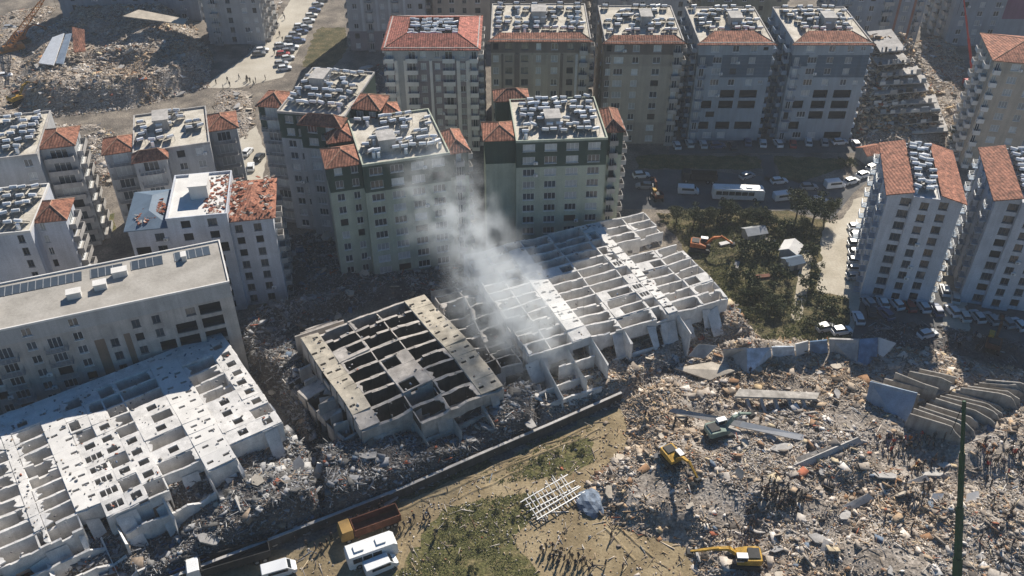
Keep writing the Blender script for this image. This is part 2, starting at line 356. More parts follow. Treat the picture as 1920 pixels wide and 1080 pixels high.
_ac = []
def ac_mesh():
    if not _ac: mb = MB(); mb.box(-.42, .42, -.38, -.02, 0, .6); mb.box(-.46, -.4, -.36, -.002, -.08, 0, 1); mb.box(.4, .46, -.36, -.002, -.08, 0, 1); mb.cyl((-.1, -.385, .3), (0, 1, 0), .22, .02, 1, 10); _ac.append(mb.mesh('air_conditioner', [M['white'], M['steel']]))
    return _ac[0]
HEAT = []
class Bld:
    def __init__(s, label, fl, fr, h, n, depth, cat='building', name='apartment_building', rnd=1):
        A, B = P(*fl, h), P(*fr, h)
        d = (B - A); s.w = d.length; s.h = h; s.n = n; s.sh = h / n; s.d = depth
        s.yaw = math.atan2(d.y, d.x); s.loc = Vector((A.x, A.y, 0)); s.label = label
        s.root = empty(name, s.loc, s.yaw, label=label, cat=cat)
        s.M = Matrix.Translation(s.loc) @ Matrix.Rotation(s.yaw, 4, 'Z'); s.r = random.Random(rnd)
    def side(s, mb, which, x0, x1, y0, y1, z0, h, cols, zones, m0, sh, light=.45, brok=.06, bm=None):
        O, dx, n = {'f': (Vector((x0, y0, z0)), Vector((1, 0, 0)), Vector((0, -1, 0))), 'r': (Vector((x1, y0, z0)), Vector((0, 1, 0)), Vector((1, 0, 0))),
                    'l': (Vector((x0, y1, z0)), Vector((0, -1, 0)), Vector((-1, 0, 0))), 'b': (Vector((x1, y1, z0)), Vector((-1, 0, 0)), Vector((0, 1, 0)))}[which]
        W = (x1 - x0) if which in 'fb' else (y1 - y0); H = h - z0
        rects = []; ang = math.atan2(dx.y, dx.x)
        for c in cols:
            fx, ww, kind = c[:3]; rows = c[3] if len(c) > 3 else None
            for k in range(int(round(H / sh))):
                if rows is not None and k not in rows: continue
                zb = k * sh; xc = fx * W
                ww_ = min(ww, W * .96)
                if kind in 'wWdD': z0_, z1_ = zb + .80, zb + 2.42
                elif kind == 's': z0_, z1_ = zb + 1.2, zb + 2.1
                elif kind in 'bBn': z0_, z1_ = zb + .12, zb + 2.35
                elif kind == 'o': z0_, z1_ = zb + .35, zb + 2.5
                xa, xb = max(.02, xc - ww_ / 2), min(W - .02, xc + ww_ / 2)
                if kind in 'bB' : xa, xb = max(.02, xc - ww_ * .3), min(W - .02, xc + ww_ * .3)
                if z1_ > H - .02: continue
                deep = kind == 'o'
                q = s.r.random()
                wk = 'open' if (q < brok or kind == 'o') else ('darkframe' if kind in 'dD' else ('curtain' if q < brok + light else 'glass'))
                if kind == 'W': wk = 'curtain'
                if kind == 'n': continue
                rects.append((xa, xb, z0_, z1_, deep))
                p = O + dx * ((xa + xb) / 2) + ZUP * ((z0_ + z1_) / 2)
                link('window', window_mesh(xb - xa, z1_ - z0_, wk), s.root, p + (-n * (1.2 if deep else 0)), ang)
                if kind in 'wWd' and s.r.random() < .13: link('air_conditioner', ac_mesh(), s.root, O + dx * (xb + .15) + ZUP * (zb + .75), ang)
                if kind in 'bB':
                    link('balcony', balcony_mesh(min(ww_, W), 1.25, kind == 'b', bm or M['concrete']), s.root, O + dx * xc + ZUP * (zb + .05), ang)
        zn = [(a * W, b * W, c * sh, min(d * sh, H) if d < 90 else H, m) for a, b, c, d, m in zones]
        wallgrid(mb, O, dx, ZUP, n, W, H, [r[:4] for r in rects if not r[4]] + [r[:4] for r in rects if r[4]], zn, m0, .22)
        for r in rects:
            if r[4]:
                wl = MB(); c = [O + dx * x + ZUP * z - n * .21 for x, z in ((r[0], r[2]), (r[1], r[2]), (r[1], r[3]), (r[0], r[3]))]
                wl.add(c + [p - n * 1.2 for p in c], [(k, (k + 1) % 4, 4 + (k + 1) % 4, 4 + k) for k in range(4)]); wl.obj('loggia', M['innerd'], s.root)  # lining coloured dark to paint in the shade of the opening
    def block(s, x0, x1, y0, y1, h=None, z0=0, mats=None, front=(), left=(), right=(), zones=(), szones=None, light=.45, brok=.06, roof=None, bm=None, **kw):
        h = s.h if h is None else h; mb = MB(); sh = s.sh
        sz = szones if szones is not None else [z for z in zones if z[0] <= 0 and z[1] >= 1]
        s.side(mb, 'f', x0, x1, y0, y1, z0, h, front, zones, 0, sh, light, brok, bm)
        s.side(mb, 'l', x0, x1, y0, y1, z0, h, left, sz, 0, sh, light, brok, bm)
        s.side(mb, 'r', x0, x1, y0, y1, z0, h, right, sz, 0, sh, light, brok, bm)
        s.side(mb, 'b', x0, x1, y0, y1, z0, h, (), sz, 0, sh)
        mb.add([(x0, y0, h), (x1, y0, h), (x1, y1, h), (x0, y1, h)], [(0, 1, 2, 3)], 0)
        mb.obj('wall', mats, s.root)
        if roof: roof(s, x0, x1, y0, y1, h, **kw)
    def heaters(s, x0, x1, y0, y1, z, nx, ny, p=.9, jit=.45):
        for j in range(ny):
            row_ = []
            for i in range(nx):
                if s.r.random() > p * .88: continue
                q = Vector((x0 + (x1 - x0) * (i + .5) / nx + s.r.uniform(-jit, jit), y0 + (y1 - y0) * (j + .5) / ny + s.r.uniform(-jit, jit), z))
                row_.append(q); HEAT.append((s.M @ q, s.yaw + R(s.r.gauss(0, 12)), s.label, s.r.random(), len(row_) - 1, j))
    def tower(s, x0, x1, y0, y1, z0, z1, m=None):
        mb = MB(); mb.box(x0, x1, y0, y1, z0, z1); mb.box(x0 - .2, x1 + .2, y0 - .2, y1 + .2, z1 + .003, z1 + .18)
        mb.obj('stair_tower', m or M['concrete'], s.root)

def roof_flat(b, x0, x1, y0, y1, h, par=.6, m=None, pm=None, **k):
    MB().box(x0 + .25, x1 - .25, y0 + .25, y1 - .25, h + .002, h + .08).obj('roof_terrace', m or M['terrace'], b.root)
    mb = MB(); e = .06
    mb.box(x0 - e, x1 + e, y0 - e, y0 + .2, h + .003, h + par); mb.box(x0 - e, x1 + e, y1 - .2, y1 + e, h + .003, h + par)
    mb.box(x0 - e, x0 + .2, y0 + .202, y1 - .202, h + .003, h + par); mb.box(x1 - .2, x1 + e, y0 + .202, y1 - .202, h + .003, h + par)
    mb.obj('parapet', pm or M['concrete'], b.root)
def roof_hip(b, x0, x1, y0, y1, h, rise=1.7, over=.6, m=None, ridge=True, **k):
    x0 -= over; x1 += over; y0 -= over; y1 += over; hx, hy = x1 - x0, y1 - y0; z = h + .02; mb = MB(); i = min(hx, hy) / 2
    if hx >= hy: a, c = Vector((x0 + i, (y0 + y1) / 2, z + rise)), Vector((x1 - i, (y0 + y1) / 2, z + rise))
    else: a, c = Vector(((x0 + x1) / 2, y0 + i, z + rise)), Vector(((x0 + x1) / 2, y1 - i, z + rise))
    if (a - c).length < .05: c = a + Vector((.05, 0, 0)) if hx >= hy else a + Vector((0, .05, 0))
    e = [Vector((x0, y0, z)), Vector((x1, y0, z)), Vector((x1, y1, z)), Vector((x0, y1, z))]
    vs = e + [a, c] + [p - Vector((0, 0, .18)) for p in e]
    if hx >= hy: fs = [(0, 1, 5, 4), (1, 2, 5), (2, 3, 4, 5), (3, 0, 4)]
    else: fs = [(0, 1, 4), (1, 2, 5, 4), (2, 3, 5), (3, 0, 4, 5)]
    fs += [(6, 7, 1, 0), (7, 8, 2, 1), (8, 9, 3, 2), (9, 6, 0, 3), (9, 8, 7, 6)]
    o = mb.add(vs, fs).obj('tiled_roof', m or M['tile'], b.root)
    if ridge:
        rb = MB()
        for p in e: rb.beam(p, (a if (p - a).length < (p - c).length else c), .12, n=5)
        rb.beam(a, c, .12, n=5); rb.obj('ridge_cap', M['chip_pale'], o)
    return o
def roof_skirt(b, x0, x1, y0, y1, h, sides='f', wd=2.4, rise=1.1, m=None, over=.7, **k):
    roof_flat(b, x0, x1, y0, y1, h, .35, **k)
    for sd_ in sides:
        mb = MB(); z = h + .05
        if sd_ == 'f': pts = [(x0 - over, y0 - over, z), (x1 + over, y0 - over, z), (x1 - wd, y0 + wd, z + rise), (x0 + wd, y0 + wd, z + rise)]; back = [(x0 + wd, y0 + wd + .1, z), (x1 - wd, y0 + wd + .1, z)]
        if sd_ == 'l': pts = [(x0 - over, y1 + over, z), (x0 - over, y0 - over, z), (x0 + wd, y0 + wd, z + rise), (x0 + wd, y1 - wd, z + rise)]; back = [(x0 + wd + .1, y1 - wd, z), (x0 + wd + .1, y0 + wd, z)]
        if sd_ == 'r': pts = [(x1 + over, y0 - over, z), (x1 + over, y1 + over, z), (x1 - wd, y1 - wd, z + rise), (x1 - wd, y0 + wd, z + rise)]; back = [(x1 - wd - .1, y0 + wd, z), (x1 - wd - .1, y1 - wd, z)]
        if sd_ == 'b': pts = [(x1 + over, y1 + over, z), (x0 - over, y1 + over, z), (x0 + wd, y1 - wd, z + rise), (x1 - wd, y1 - wd, z + rise)]; back = [(x1 - wd, y1 - wd - .1, z), (x0 + wd, y1 - wd - .1, z)]
        vs = pts + [(p[0], p[1], p[2] - .2) for p in pts[:2]] + back
        mb.add(vs, [(0, 1, 2, 3), (4, 5, 1, 0), (3, 2, 7, 6) if False else (2, 3, 6, 7), (4, 0, 3, 6), (1, 5, 7, 2), (5, 4, 6, 7)])
        o = mb.obj('tiled_roof', m or M['tile'], b.root)
        rb = MB()
        for i_, j_ in ((0, 3), (1, 2)): rb.beam(pts[i_], pts[j_], .11, n=5)
        rb.obj('ridge_cap', M['chip_pale'], o)
M['chip_pale'] = mat('ridge_tile', (.42, .25, .17), .9, .2, 1)

def wm(name, c, **k): return mat(name, c, .9, k.get('var', .12), .3, k.get('st', .15), rand=k.get('rand', 0))
beige = wm('beige_wall', (.34, .30, .25)); beige2 = wm('pale_beige_wall', (.40, .36, .30)); brown = wm('brown_band', (.16, .135, .12))
bluegrey = wm('blue_grey_wall', (.31, .36, .41)); navy = wm('dark_blue_cladding', (.085, .125, .17))
sage = wm('sage_wall', (.42, .455, .37)); dgreen = wm('dark_green_band', (.055, .085, .07))
purple = wm('mauve_wall', (.25, .225, .245)); offw = wm('off_white_strip', (.52, .54, .55))
whitew = wm('white_wall', (.56, .58, .63)); greyw = wm('grey_wall', (.40, .405, .41)); tanw = wm('tan_wall', (.46, .40, .33)); olive = wm('olive_wall', (.30, .29, .23))
brownw = wm('brown_balcony_wall', (.22, .165, .125)); redb = wm('red_brown_wall', (.33, .16, .12)); plum = wm('plum_wall', (.22, .10, .17)); bgrey2 = wm('slate_wall', (.30, .335, .385))
ALLR = None
def rows(*a): return set(a)

# back row, left to right
b = Bld('mauve and white apartment block with red hipped roof around a sunken terrace', (720, 92), (896, 92), 27, 9, 21, rnd=11)
W_ = b.w
b.block(0, W_, 0, 21, mats=[purple, offw, greyw], brok=.03, light=.7,
        front=[(.05, 2.2, 'b'), (.29, 2.8, 'b'), (.41, 1.3, 'W'), (.56, 1.3, 'W'), (.685, 3.0, 'b'), (.83, 1.3, 'w'), (.955, 2.0, 'b')],
        zones=[(0, 1, 8, 99, 2), (.10, .14, 0, 8, 1), (.20, .235, 0, 8, 1), (.14, .2, 0, 8, 2), (.48, .505, 0, 8, 2), (.765, .80, 0, 8, 1), (.87, .91, 0, 8, 1)], szones=[],
        right=[(.14, 2.6, 'b'), (.38, 2.6, 'b'), (.62, 2.6, 'b'), (.86, 2.6, 'b')], left=[(.2, 2.6, 'b'), (.7, 2.6, 'b')], roof=roof_skirt, sides='flrb', wd=5, rise=1.9, m=M['tile2'], bm=M['lightc'])
for fx, fw in ((.115, .8), (.215, .8), (.49, .7), (.785, .9), (.885, .9)): MB().box(fx * W_ - fw / 2, fx * W_ + fw / 2, -.28, -.003, .02, 24.2).obj('pilaster', M['lightc'], b.root)
b.heaters(5.2, W_ - 5.2, 5.5, 16.5, 27.1, 9, 5, .95)
b = Bld('beige apartment block with red roof strip behind the dark green-topped block', (920, 76), (1108, 76), 28, 9, 24, rnd=12); W_ = b.w
b.block(0, W_, 0, 24, mats=[beige, brown, beige2], light=.35, brok=.08,
        front=[(.05, 1.3, 'w'), (.18, 1.8, 'd'), (.34, 1.8, 'd'), (.48, 1.2, 'w'), (.64, 1.6, 'w'), (.80, 1.6, 'D'), (.93, 2.0, 'b')], zones=[(0, 1, 8, 9, 1), (.0, .11, 0, 7, 2), (.42, .56, 0, 7, 2), (.24, .29, 0, 8, 1), (.70, .72, 0, 8, 1)], szones=[(0, 1, 8, 9, 1)],
        right=[(.12, 2.4, 'b'), (.35, 2.4, 'b'), (.6, 2.4, 'b'), (.85, 2.4, 'b')], left=[(.2, 2, 'w'), (.7, 2, 'w')], roof=roof_skirt, sides='f', wd=2.2)
for fx, fw, mm in ((.115, .5, brown), (.255, .9, brown), (.415, .5, beige2), (.565, .5, beige2), (.72, .5, brown), (.865, .6, offw)): MB().box(fx * W_ - fw / 2, fx * W_ + fw / 2, -.22, -.003, .02, 24.6).obj('pilaster', mm, b.root)
b.heaters(1, W_ - 1, 3.5, 23, 28.1, 10, 6, .72); b.tower(W_ * .42, W_ * .56, 11, 15.5, 28.1, 31, M['concrete'])
b = Bld('beige-brown apartment block with dark top storey, third in the back row', (1135, 80), (1283, 80), 27.5, 9, 24, rnd=13); W_ = b.w
b.block(0, W_, 0, 24, mats=[beige, brown, beige2], light=.4, brok=.1,
        front=[(.055, 1.2, 'w'), (.185, 2.3, 'w'), (.40, 1.6, 'w'), (.67, 1.9, 'w'), (.93, 2.2, 'b')], zones=[(0, 1, 8, 9, 1), (0, .07, 0, 8, 1), (.1, .88, 2, 7, 2)], szones=[(0, 1, 8, 9, 1)],
        right=[(.12, 2.4, 'b'), (.35, 2.4, 'b'), (.6, 2.4, 'b'), (.85, 2.4, 'b')], left=[(.2, 2, 'w'), (.7, 2, 'w')], roof=roof_skirt, sides='f', wd=2.0)
b.heaters(1, W_ - 1, 3.5, 23, 27.6, 9, 6, .75); b.tower(W_ * .5, W_ * .64, 9, 14, 27.6, 30.5, M['concrete'])
for k, (fl, fr, lab) in enumerate((((1312, 82), (1452, 82), 'blue-grey apartment block with torn open lower storeys, left of the pair'), ((1490, 82), (1636, 82), 'blue-grey apartment block beside the pancaked building, right of the pair'))):
    b = Bld(lab, fl, fr, 26.5, 9, 24, rnd=21 + k); W_ = b.w
    b.block(0, W_, 0, 24, mats=[bluegrey, navy, redb], light=.6, brok=.08,
            front=[(.07, 2.0, 'B', rows(0, 1, 2, 3, 4, 5, 6, 7)), (.27, 2.2, 'w', rows(0, 2, 4, 5, 6, 7)), (.50, 1.6, 'w', rows(5, 6, 7, 8)), (.74, 1.6, 'w', rows(5, 6, 7, 8)), (.90, 1.2, 's', rows(5, 8)),
                   (.47, 3.6, 'o', rows(2, 3, 4) if k else rows(1, 3, 4)), (.76, 4.4, 'o', rows(3, 4, 0, 2) if k else rows(3, 4, 1)), (.2, 2.6, 'o', rows(1, 3)), (.47, 2, 'w', rows(0)), (.22, 2, 'w', rows(8))],
            zones=[(.22, 1, 6, 8, 1), (0, .22, 7, 8, 1), (.22, .33, 6, 8, 0)], szones=[(0, 1, 6, 8, 1)], left=[(.12, 2.6, 'b'), (.37, 2.6, 'b'), (.62, 2.6, 'b'), (.87, 2.6, 'b')], right=[(.12, 2.6, 'b'), (.37, 2.6, 'b'), (.62, 2.6, 'b'), (.87, 2.6, 'b')],
            roof=roof_skirt, sides='f', wd=4.2, rise=1.6, bm=M['bluew'])
    for z in range(16): MB().box(.22 * W_ + .3, W_ - .1, -.035, -.002, 6 * b.sh + z * .36 + .12, 6 * b.sh + z * .36 + .16).obj('cladding_strip', bluegrey, b.root)
    b.heaters(1, W_ - 1, 5.5, 23, 26.6, 8, 6, .85); b.tower(W_ * .5, W_ * .66, 9.5, 14, 26.6, 29.3, M['concrete'])
# far behind the back row
for k, (fl, fr, h, n, ybz, ml, lab, cols) in enumerate([
    ((640, -75), (792, -75), 28, 9, 20, [greyw, purple, offw], 'tall grey block with pale vertical strips behind the red hipped roof', [(.1, 1.4, 'w'), (.28, 2.2, 'B'), (.45, 1.2, 'w'), (.62, 2.2, 'B'), (.8, 1.4, 'w'), (.94, 1.2, 'w')]),
    ((806, -85), (918, -85), 28, 9, 20, [tanw, greyw, offw], 'cream block with small dark windows at the top edge, middle', [(.12, 1.2, 'd'), (.33, 1.6, 'w'), (.55, 1.2, 'd'), (.78, 1.6, 'w')]),
    ((1128, -110), (1302, -110), 30, 10, 18, [greyw, brown, offw], 'grey block rising behind the third back row roof', [(.1, 1.4, 'w'), (.3, 2, 'B'), (.5, 1.4, 'w'), (.7, 1.4, 'w'), (.93, 1.4, 'd')]),
    ((925, -120), (1108, -120), 28, 9, 18, [tanw, brown, offw], 'brown block at the top edge behind the beige block', [(.1, 1.4, 'w'), (.3, 2, 'w'), (.5, 1.4, 'w'), (.7, 1.4, 'w'), (.9, 1.4, 'd')]),
    ((1330, -120), (1500, -120), 28, 9, 18, [olive, brown, offw], 'olive brown block at the top edge behind the blue-grey pair', [(.1, 1.4, 'w'), (.3, 2, 'w'), (.5, 1.4, 'w'), (.7, 1.4, 'w'), (.9, 1.4, 'd')]),
    ((1588, -50), (1752, -50), 27, 9, 20, [bgrey2, redb, offw], 'slate blue block with rust-brown vertical strips at the top right', [(.08, 2.4, 'B'), (.24, 1.4, 'w'), (.38, 1.4, 'w'), (.56, 2.8, 'b'), (.78, 1.5, 'W'), (.93, 1.4, 'b')]),
    ((1815, -70), (1990, -70), 26, 9, 20, [bgrey2, plum, offw], 'grey block with plum-coloured wall in the top right corner', [(.12, 1.6, 'w'), (.3, 1.6, 'w'), (.48, 1.6, 'w')]),
    ((360, -85), (470, -85), 28, 9, 18, [greyw, brown, offw], 'grey block beside the road at the top left', [(.18, 2.4, 'b'), (.45, 1.4, 'd'), (.72, 1.6, 'w'), (.9, 1.2, 'w')]),
    ((80, -98), (350, -98), 24, 8, 16, [bgrey2, brown, offw], 'long dark block behind the rubble mound at the top left', [(.1, 1.4, 'd'), (.25, 1.6, 'w'), (.4, 1.4, 'd'), (.55, 1.6, 'd'), (.7, 1.4, 'd'), (.88, 1.6, 'w')])]):
    b = Bld(lab, fl, fr, h, n, ybz, rnd=40 + k); W_ = b.w
    z_ = {0: [(.18, .21, 0, 99, 2), (.37, .40, 0, 99, 2), (.53, .56, 0, 99, 2), (.72, .75, 0, 99, 2), (0, 1, 0, 2, 1)], 5: [(.68, .71, 0, 99, 1), (.86, .89, 0, 99, 1)], 6: [(.56, 1, 3, 99, 1)]}.get(k, [(0, 1, 8, 99, 1)])
    b.block(0, W_, 0, ybz, mats=ml, front=cols, right=[(.2, 2.4, 'b'), (.5, 2.4, 'b'), (.8, 2.4, 'b')], left=[(.2, 2.4, 'b'), (.5, 2.4, 'b'), (.8, 2.4, 'b')], zones=z_, szones=[], roof=roof_flat)

# middle row: cross-plan blocks with tiled corner roofs
def cross(label, fl, fr, h, n, depth, main, wings, walls, zones, front, rnd, heat, tow=None, right=(), wfront=(), tilem=None, left=(), light=.45, brok=.06, szones=None, par=.5):
    b = Bld(label, fl, fr, h, n, depth, rnd=rnd)
    x0, x1, y0, y1 = main
    b.block(x0, x1, y0, y1, mats=walls, front=front, zones=zones, szones=szones, right=right, left=left, roof=roof_flat, par=par, pm=walls[-1], light=light, brok=brok)
    for k, wg in enumerate(wings):
        wx0, wx1, wy0, wy1, dh = wg[:5]; wf = wg[5] if len(wg) > 5 else wfront; wr = wg[6] if len(wg) > 6 else ()
        b.block(wx0, wx1, wy0, wy1, h=h + dh, mats=walls, front=wf, right=wr, zones=[z for z in zones if z[0] <= 0 and z[1] >= 1], roof=roof_hip, m=tilem or M['tile'], light=light, brok=brok, over=.45)
    b.heaters(*heat[:4], h + .1, heat[4], heat[5], heat[6]); 
    if tow: b.tower(*tow, h + .1, h + 2.6)
    return b
W4 = [(.14, 2.5, 'w'), (.38, 2.5, 'w'), (.62, 2.5, 'w'), (.86, 2.5, 'w')]
gz = [(0, 1, 7, 9, 1)]
b = cross('sage green block with dark green top storeys and smoke before it', (680, 313), (886, 284), 26.6, 9, 20, (0, 17.2, 0, 20), [(-6.6, -.003, 2.0, 9.5, -.2, [(.3, 1.5, 'w'), (.78, 1.3, 'w')]), (17.203, 21.2, 1.2, 10, -.3, [(.5, 1.8, 'b')], [(.3, 2.4, 'b'), (.75, 2.4, 'b')]), (4, 11, 20.003, 25, .2), (-5, -.003, 12, 19, -.2)],
          [sage, dgreen, greyw, sage], gz, W4, 51, (.8, 16.6, 2.0, 19, 9, 6, .8), (4.2, 7.4, 4.5, 8.5))
b = cross('sage green block with dark green top storeys left of the street bus', (968, 268), (1136, 262), 26, 9, 19, (0, 18.6, 0, 19), [(-6.2, -.003, 2.0, 9.5, -.2, ()), (-3, 4, 19.003, 24, .2), (18.603, 22.6, 4, 13.5, -.2, [(.5, 1.8, 'b')], [(.2, 2.2, 'b'), (.5, 2.2, 'b'), (.8, 2.2, 'b')])],
          [sage, dgreen, greyw, sage], gz, W4, 52, (1.5, 17.6, 1.5, 18.5, 9, 7, .85), (6.5, 9.5, 5, 9))
b = cross('grey-green block with brown balcony wing, left of the two sage blocks', (520, 212), (648, 222), 28.5, 10, 22, (0, 14.5, 0, 22), [(-5.6, -.003, 3.2, 10, -.2, [(.5, 4.8, 'B')]), (6.0, 14.5, -3.4, -.003, -.2, [(.3, 2, 'w'), (.75, 3.2, 'B')]), (14.503, 20.5, 4.5, 11, .2, [(.3, 1.5, 'W'), (.75, 1.5, 'W')])],
          [greyw, dgreen, olive, concrete if False else M['concrete']], [(0, 1, 8, 10, 1)], [(.16, 1.7, 'w'), (.33, 1.5, 'w')], 53, (.8, 13.5, 2, 21, 7, 6, .75), (3, 6, 12, 17), right=[(.3, 2.2, 'b'), (.6, 2.2, 'b')])
b = cross('brown block with loose orange roof tiles behind the white damaged house', (250, 290), (392, 270), 21, 7, 17, (0, 15.5, 0, 18), [(-6, -.003, 2.5, 9.5, -.2, [(.5, 5, 'B')]), (0, 6.5, -3.0, -.003, -.2, [(.5, 5, 'B')]), (15.503, 21.5, 6, 13.5, .1, [(.5, 4.8, 'B')])],
          [greyw, brownw, brownw, M['concrete']], [(0, .42, 0, 99, 1)], [(.6, 1.6, 'w'), (.85, 1.6, 'w')], 54, (1, 14.5, 2, 17.5, 7, 5, .7), (4.5, 7.5, 9, 14))
b = cross('tall block with brown balconies on the left edge', (0, 300), (70, 292), 24, 8, 18, (-14, 7.0, 0, 20), [(7.003, 13.5, 3.0, 11, .1, [(.5, 5.6, 'b')], [(.5, 6.0, 'b')])],
          [greyw, brownw, redb, M['concrete']], [(0, 1, 0, 0.1, 1)], [(.9, 1.6, 'w')], 55, (-6, 6.2, 1.5, 19, 6, 6, .8))
b = cross('pale grey block with a red tiled corner above the flat-roofed slab', (0, 442), (60, 436), 22, 8, 15, (-14, 5.2, 0, 17), [(5.203, 10.5, 3.5, 10.5, .1, [(.2, .9, 'w')], [(.5, 5.2, 'b')])],
          [whitew, redb, bgrey2, M['lightc']], [], [(.52, 1.1, 'd'), (.9, 1.1, 'd')], 56, (-6, 4.6, 1.2, 16.4, 5, 5, .85))
# white damaged block
b = Bld('white block with wrecked roof of blue-grey sheets and scattered red tiles', (252, 420), (505, 396), 22.3, 8, 21, rnd=60); W_ = b.w
b.block(5.6, 16.5, 0, 16, mats=[whitew, M['concrete'], greyw], light=.0, brok=.25, front=[(.30, 1.7, 'd'), (.74, 1.7, 'd', rows(0, 1, 2, 3, 4, 6, 7)), (.3, 3.2, 'o', rows(5)), (.76, 3.6, 'o', rows(5))], roof=roof_flat, m=M['lightc'], pm=whitew, par=.5)
b.block(-1.8, 5.597, 1.0, 14, h=20.6, mats=[whitew], left=[(.3, 2, 'o'), (.7, 2, 'o')], front=[(.72, 1.7, 'd'), (.25, 2.6, 'o', rows(5, 2))], light=0, roof=roof_hip, m=M['bluesheet'], ridge=False, rise=1.5)
b.block(16.503, W_ + .2, 1.2, 15, h=20.4, mats=[whitew, greyw], light=.1, brok=.2, front=[(.18, 1.4, 'd'), (.62, 1.4, 'd')], right=[(.2, 2.2, 'b'), (.5, 2.2, 'b'), (.8, 2.2, 'b')], roof=roof_hip, m=M['tile'], ridge=False, rise=1.3)
b.tower(9.5, 12.8, 6.5, 11, 22.4, 25.2, M['lightc'])
mb = MB()
for i in range(420):
    x = b.r.choice([b.r.gauss(2.5, 1.2), b.r.uniform(15, W_ + .6), b.r.uniform(12, 18)]); y = b.r.uniform(1, 15) if x > 6 else max(.8, b.r.gauss(3.5 + x * .6, 1.4)); s_ = b.r.uniform(.12, .5)
    z = 22.5 if 5.6 < x < 16.5 else (21.1 + .5 * min(1, max(0, (y - .5) / 4)) if x < 5.6 else 21.4)
    mb.box(-s_, s_, -s_ * .6, s_ * .6, -.04, .06, 0, Matrix.Translation((x, y, z)) @ Matrix.Rotation(b.r.uniform(0, 6), 4, 'Z') @ Matrix.Rotation(b.r.uniform(-.5, .5), 4, 'X'))
mb.obj('loose_tiles', M['chip'], b.root, kind='stuff')
# right-hand white towers
for k, (fl, fr, lab) in enumerate((((1667, 365), (1806, 382), 'white tower with two red roof strips beside the sandy lot'), ((1868, 376), (2012, 394), 'white tower cut by the right edge of the picture'))):
    b = Bld(lab, fl, fr, 24, 9, 20, rnd=70 + k); W_ = b.w; e = W_ * .32
    b.block(0, e, 0, 20, mats=[whitew, M['concrete']], front=[(.78, 2.0, 'd')], left=[(.1, 2.0, 'B'), (.3, 1.5, 'w'), (.5, 2.0, 'B'), (.7, 1.5, 'w'), (.9, 2, 'B')], light=.15, bm=M['bluew'])
    b.block(e + .003, W_ - e - .003, -.9, 20.5, h=24.4, mats=[whitew, M['concrete']], front=[(.48, 1.5, 'd'), (.94, .2, 'n')], light=.1, roof=roof_flat, pm=whitew, m=M['lightc'], par=.4)
    b.block(W_ - e, W_, 0, 20, mats=[whitew, M['concrete']], front=[(.2, 2.0, 'd')], right=[(.1, 2.0, 'B'), (.35, 2, 'B'), (.6, 2.0, 'B'), (.85, 2, 'B')], light=.15, bm=M['bluew'])
    for (xa, xb) in ((0, e), (W_ - e, W_)):
        mb = MB(); inn = xb if xa == 0 else xa; out = xa - .6 if xa == 0 else xb + .6
        xl, xr = (out, inn) if xa == 0 else (inn, out); zl, zr = (24.05, 25.3) if xa == 0 else (25.3, 24.05)
        xl += .004 if xa else 0; xr -= 0 if xa else .004
        mb.hexa([(xl, -.6, zl - .0), (xr, -.6, zr), (xl, 20.6, zl), (xr, 20.6, zr), (xl, -.6, zl + .2), (xr, -.6, zr + .2), (xl, 20.6, zl + .2), (xr, 20.6, zr + .2)]).obj('tiled_roof', M['tile'], b.root)
        mb = MB(); mb.add([(xa + .01, -.002, 24), (xb - .01, -.002, 24), (xb - .01 if xa == 0 else xa + .01, -.002, 25.25)], [(0, 1, 2)]); mb.obj('gable', whitew, b.root)
    b.heaters(e + .6, W_ - e - .6, .5, 20, 24.5, 3, 9, .95)
b = Bld('beige block with red roof and pale balconies at the right edge', (1866, 112), (2010, 124), 28, 9, 16, rnd=80); W_ = b.w
b.block(0, W_, 0, 16, mats=[tanw, brown, beige2], front=[(.06, 1.6, 'b'), (.3, 2.0, 'W'), (.55, 1.6, 'w'), (.8, 2.0, 'W')], left=[(.2, 2.4, 'b'), (.5, 2.4, 'b'), (.8, 2.4, 'b')], light=.5, roof=roof_hip, rise=2.6, bm=M['lightc'], zones=[(0, 1, 8, 99, 2)])

# flat-roofed slab block, left
b = Bld('long flat-roofed grey slab with broken right end above the fallen block', (-60, 634), (430, 530), 20.5, 7, 13.5, rnd=90); W_ = b.w
b.block(0, W_, 0, 13.5, mats=[M['concrete'], brownw, greyw], light=.1, brok=.15,
        front=[(.10, 3.6, 'B', rows(0, 1, 2, 3, 4, 5)), (.20, 1.5, 'w'), (.285, 3.6, 'B', rows(0, 1, 2, 3, 4, 5)), (.375, 1.5, 'w'), (.50, 1.3, 'd', rows(0, 1, 2, 3, 4)), (.60, 1.3, 'd', rows(3, 4, 5)), (.68, 1.3, 'd', rows(4, 5)), (.62, 2.6, 'o', rows(1, 2)), (.70, 2.6, 'o', rows(1, 2, 3)), (.79, 3.4, 'o', rows(0, 1, 2, 3, 4)), (.90, 3.6, 'o', rows(0, 1, 2, 3, 4, 5)), (.82, 1.6, 'd', rows(5)), (.03, 1.5, 'w')],
        zones=[(.425, .465, 0, 5, 1), (.54, .565, 0, 5, 1), (0, 1, 6, 99, 2)], szones=[], right=[(.3, 1.4, 'o'), (.7, 1.4, 'd')], roof=roof_flat, m=M['terraced'], par=.35, pm=M['lightc'])
for x, wd in ((.06, .36), (.455, .13), (.62, .13), (.80, .15)):
    mb = MB(); mb.box(x * W_, (x + wd) * W_, 9.6, 12.4, 20.581, 20.66); mb.obj('skylight', M['glass'], b.root)
    for q in range(int(wd * W_ / 1.2)): MB().box(x * W_ + q * 1.2, x * W_ + q * 1.2 + .1, 9.55, 12.45, 20.662, 20.72).obj('skylight_bar', M['steel'], b.root)
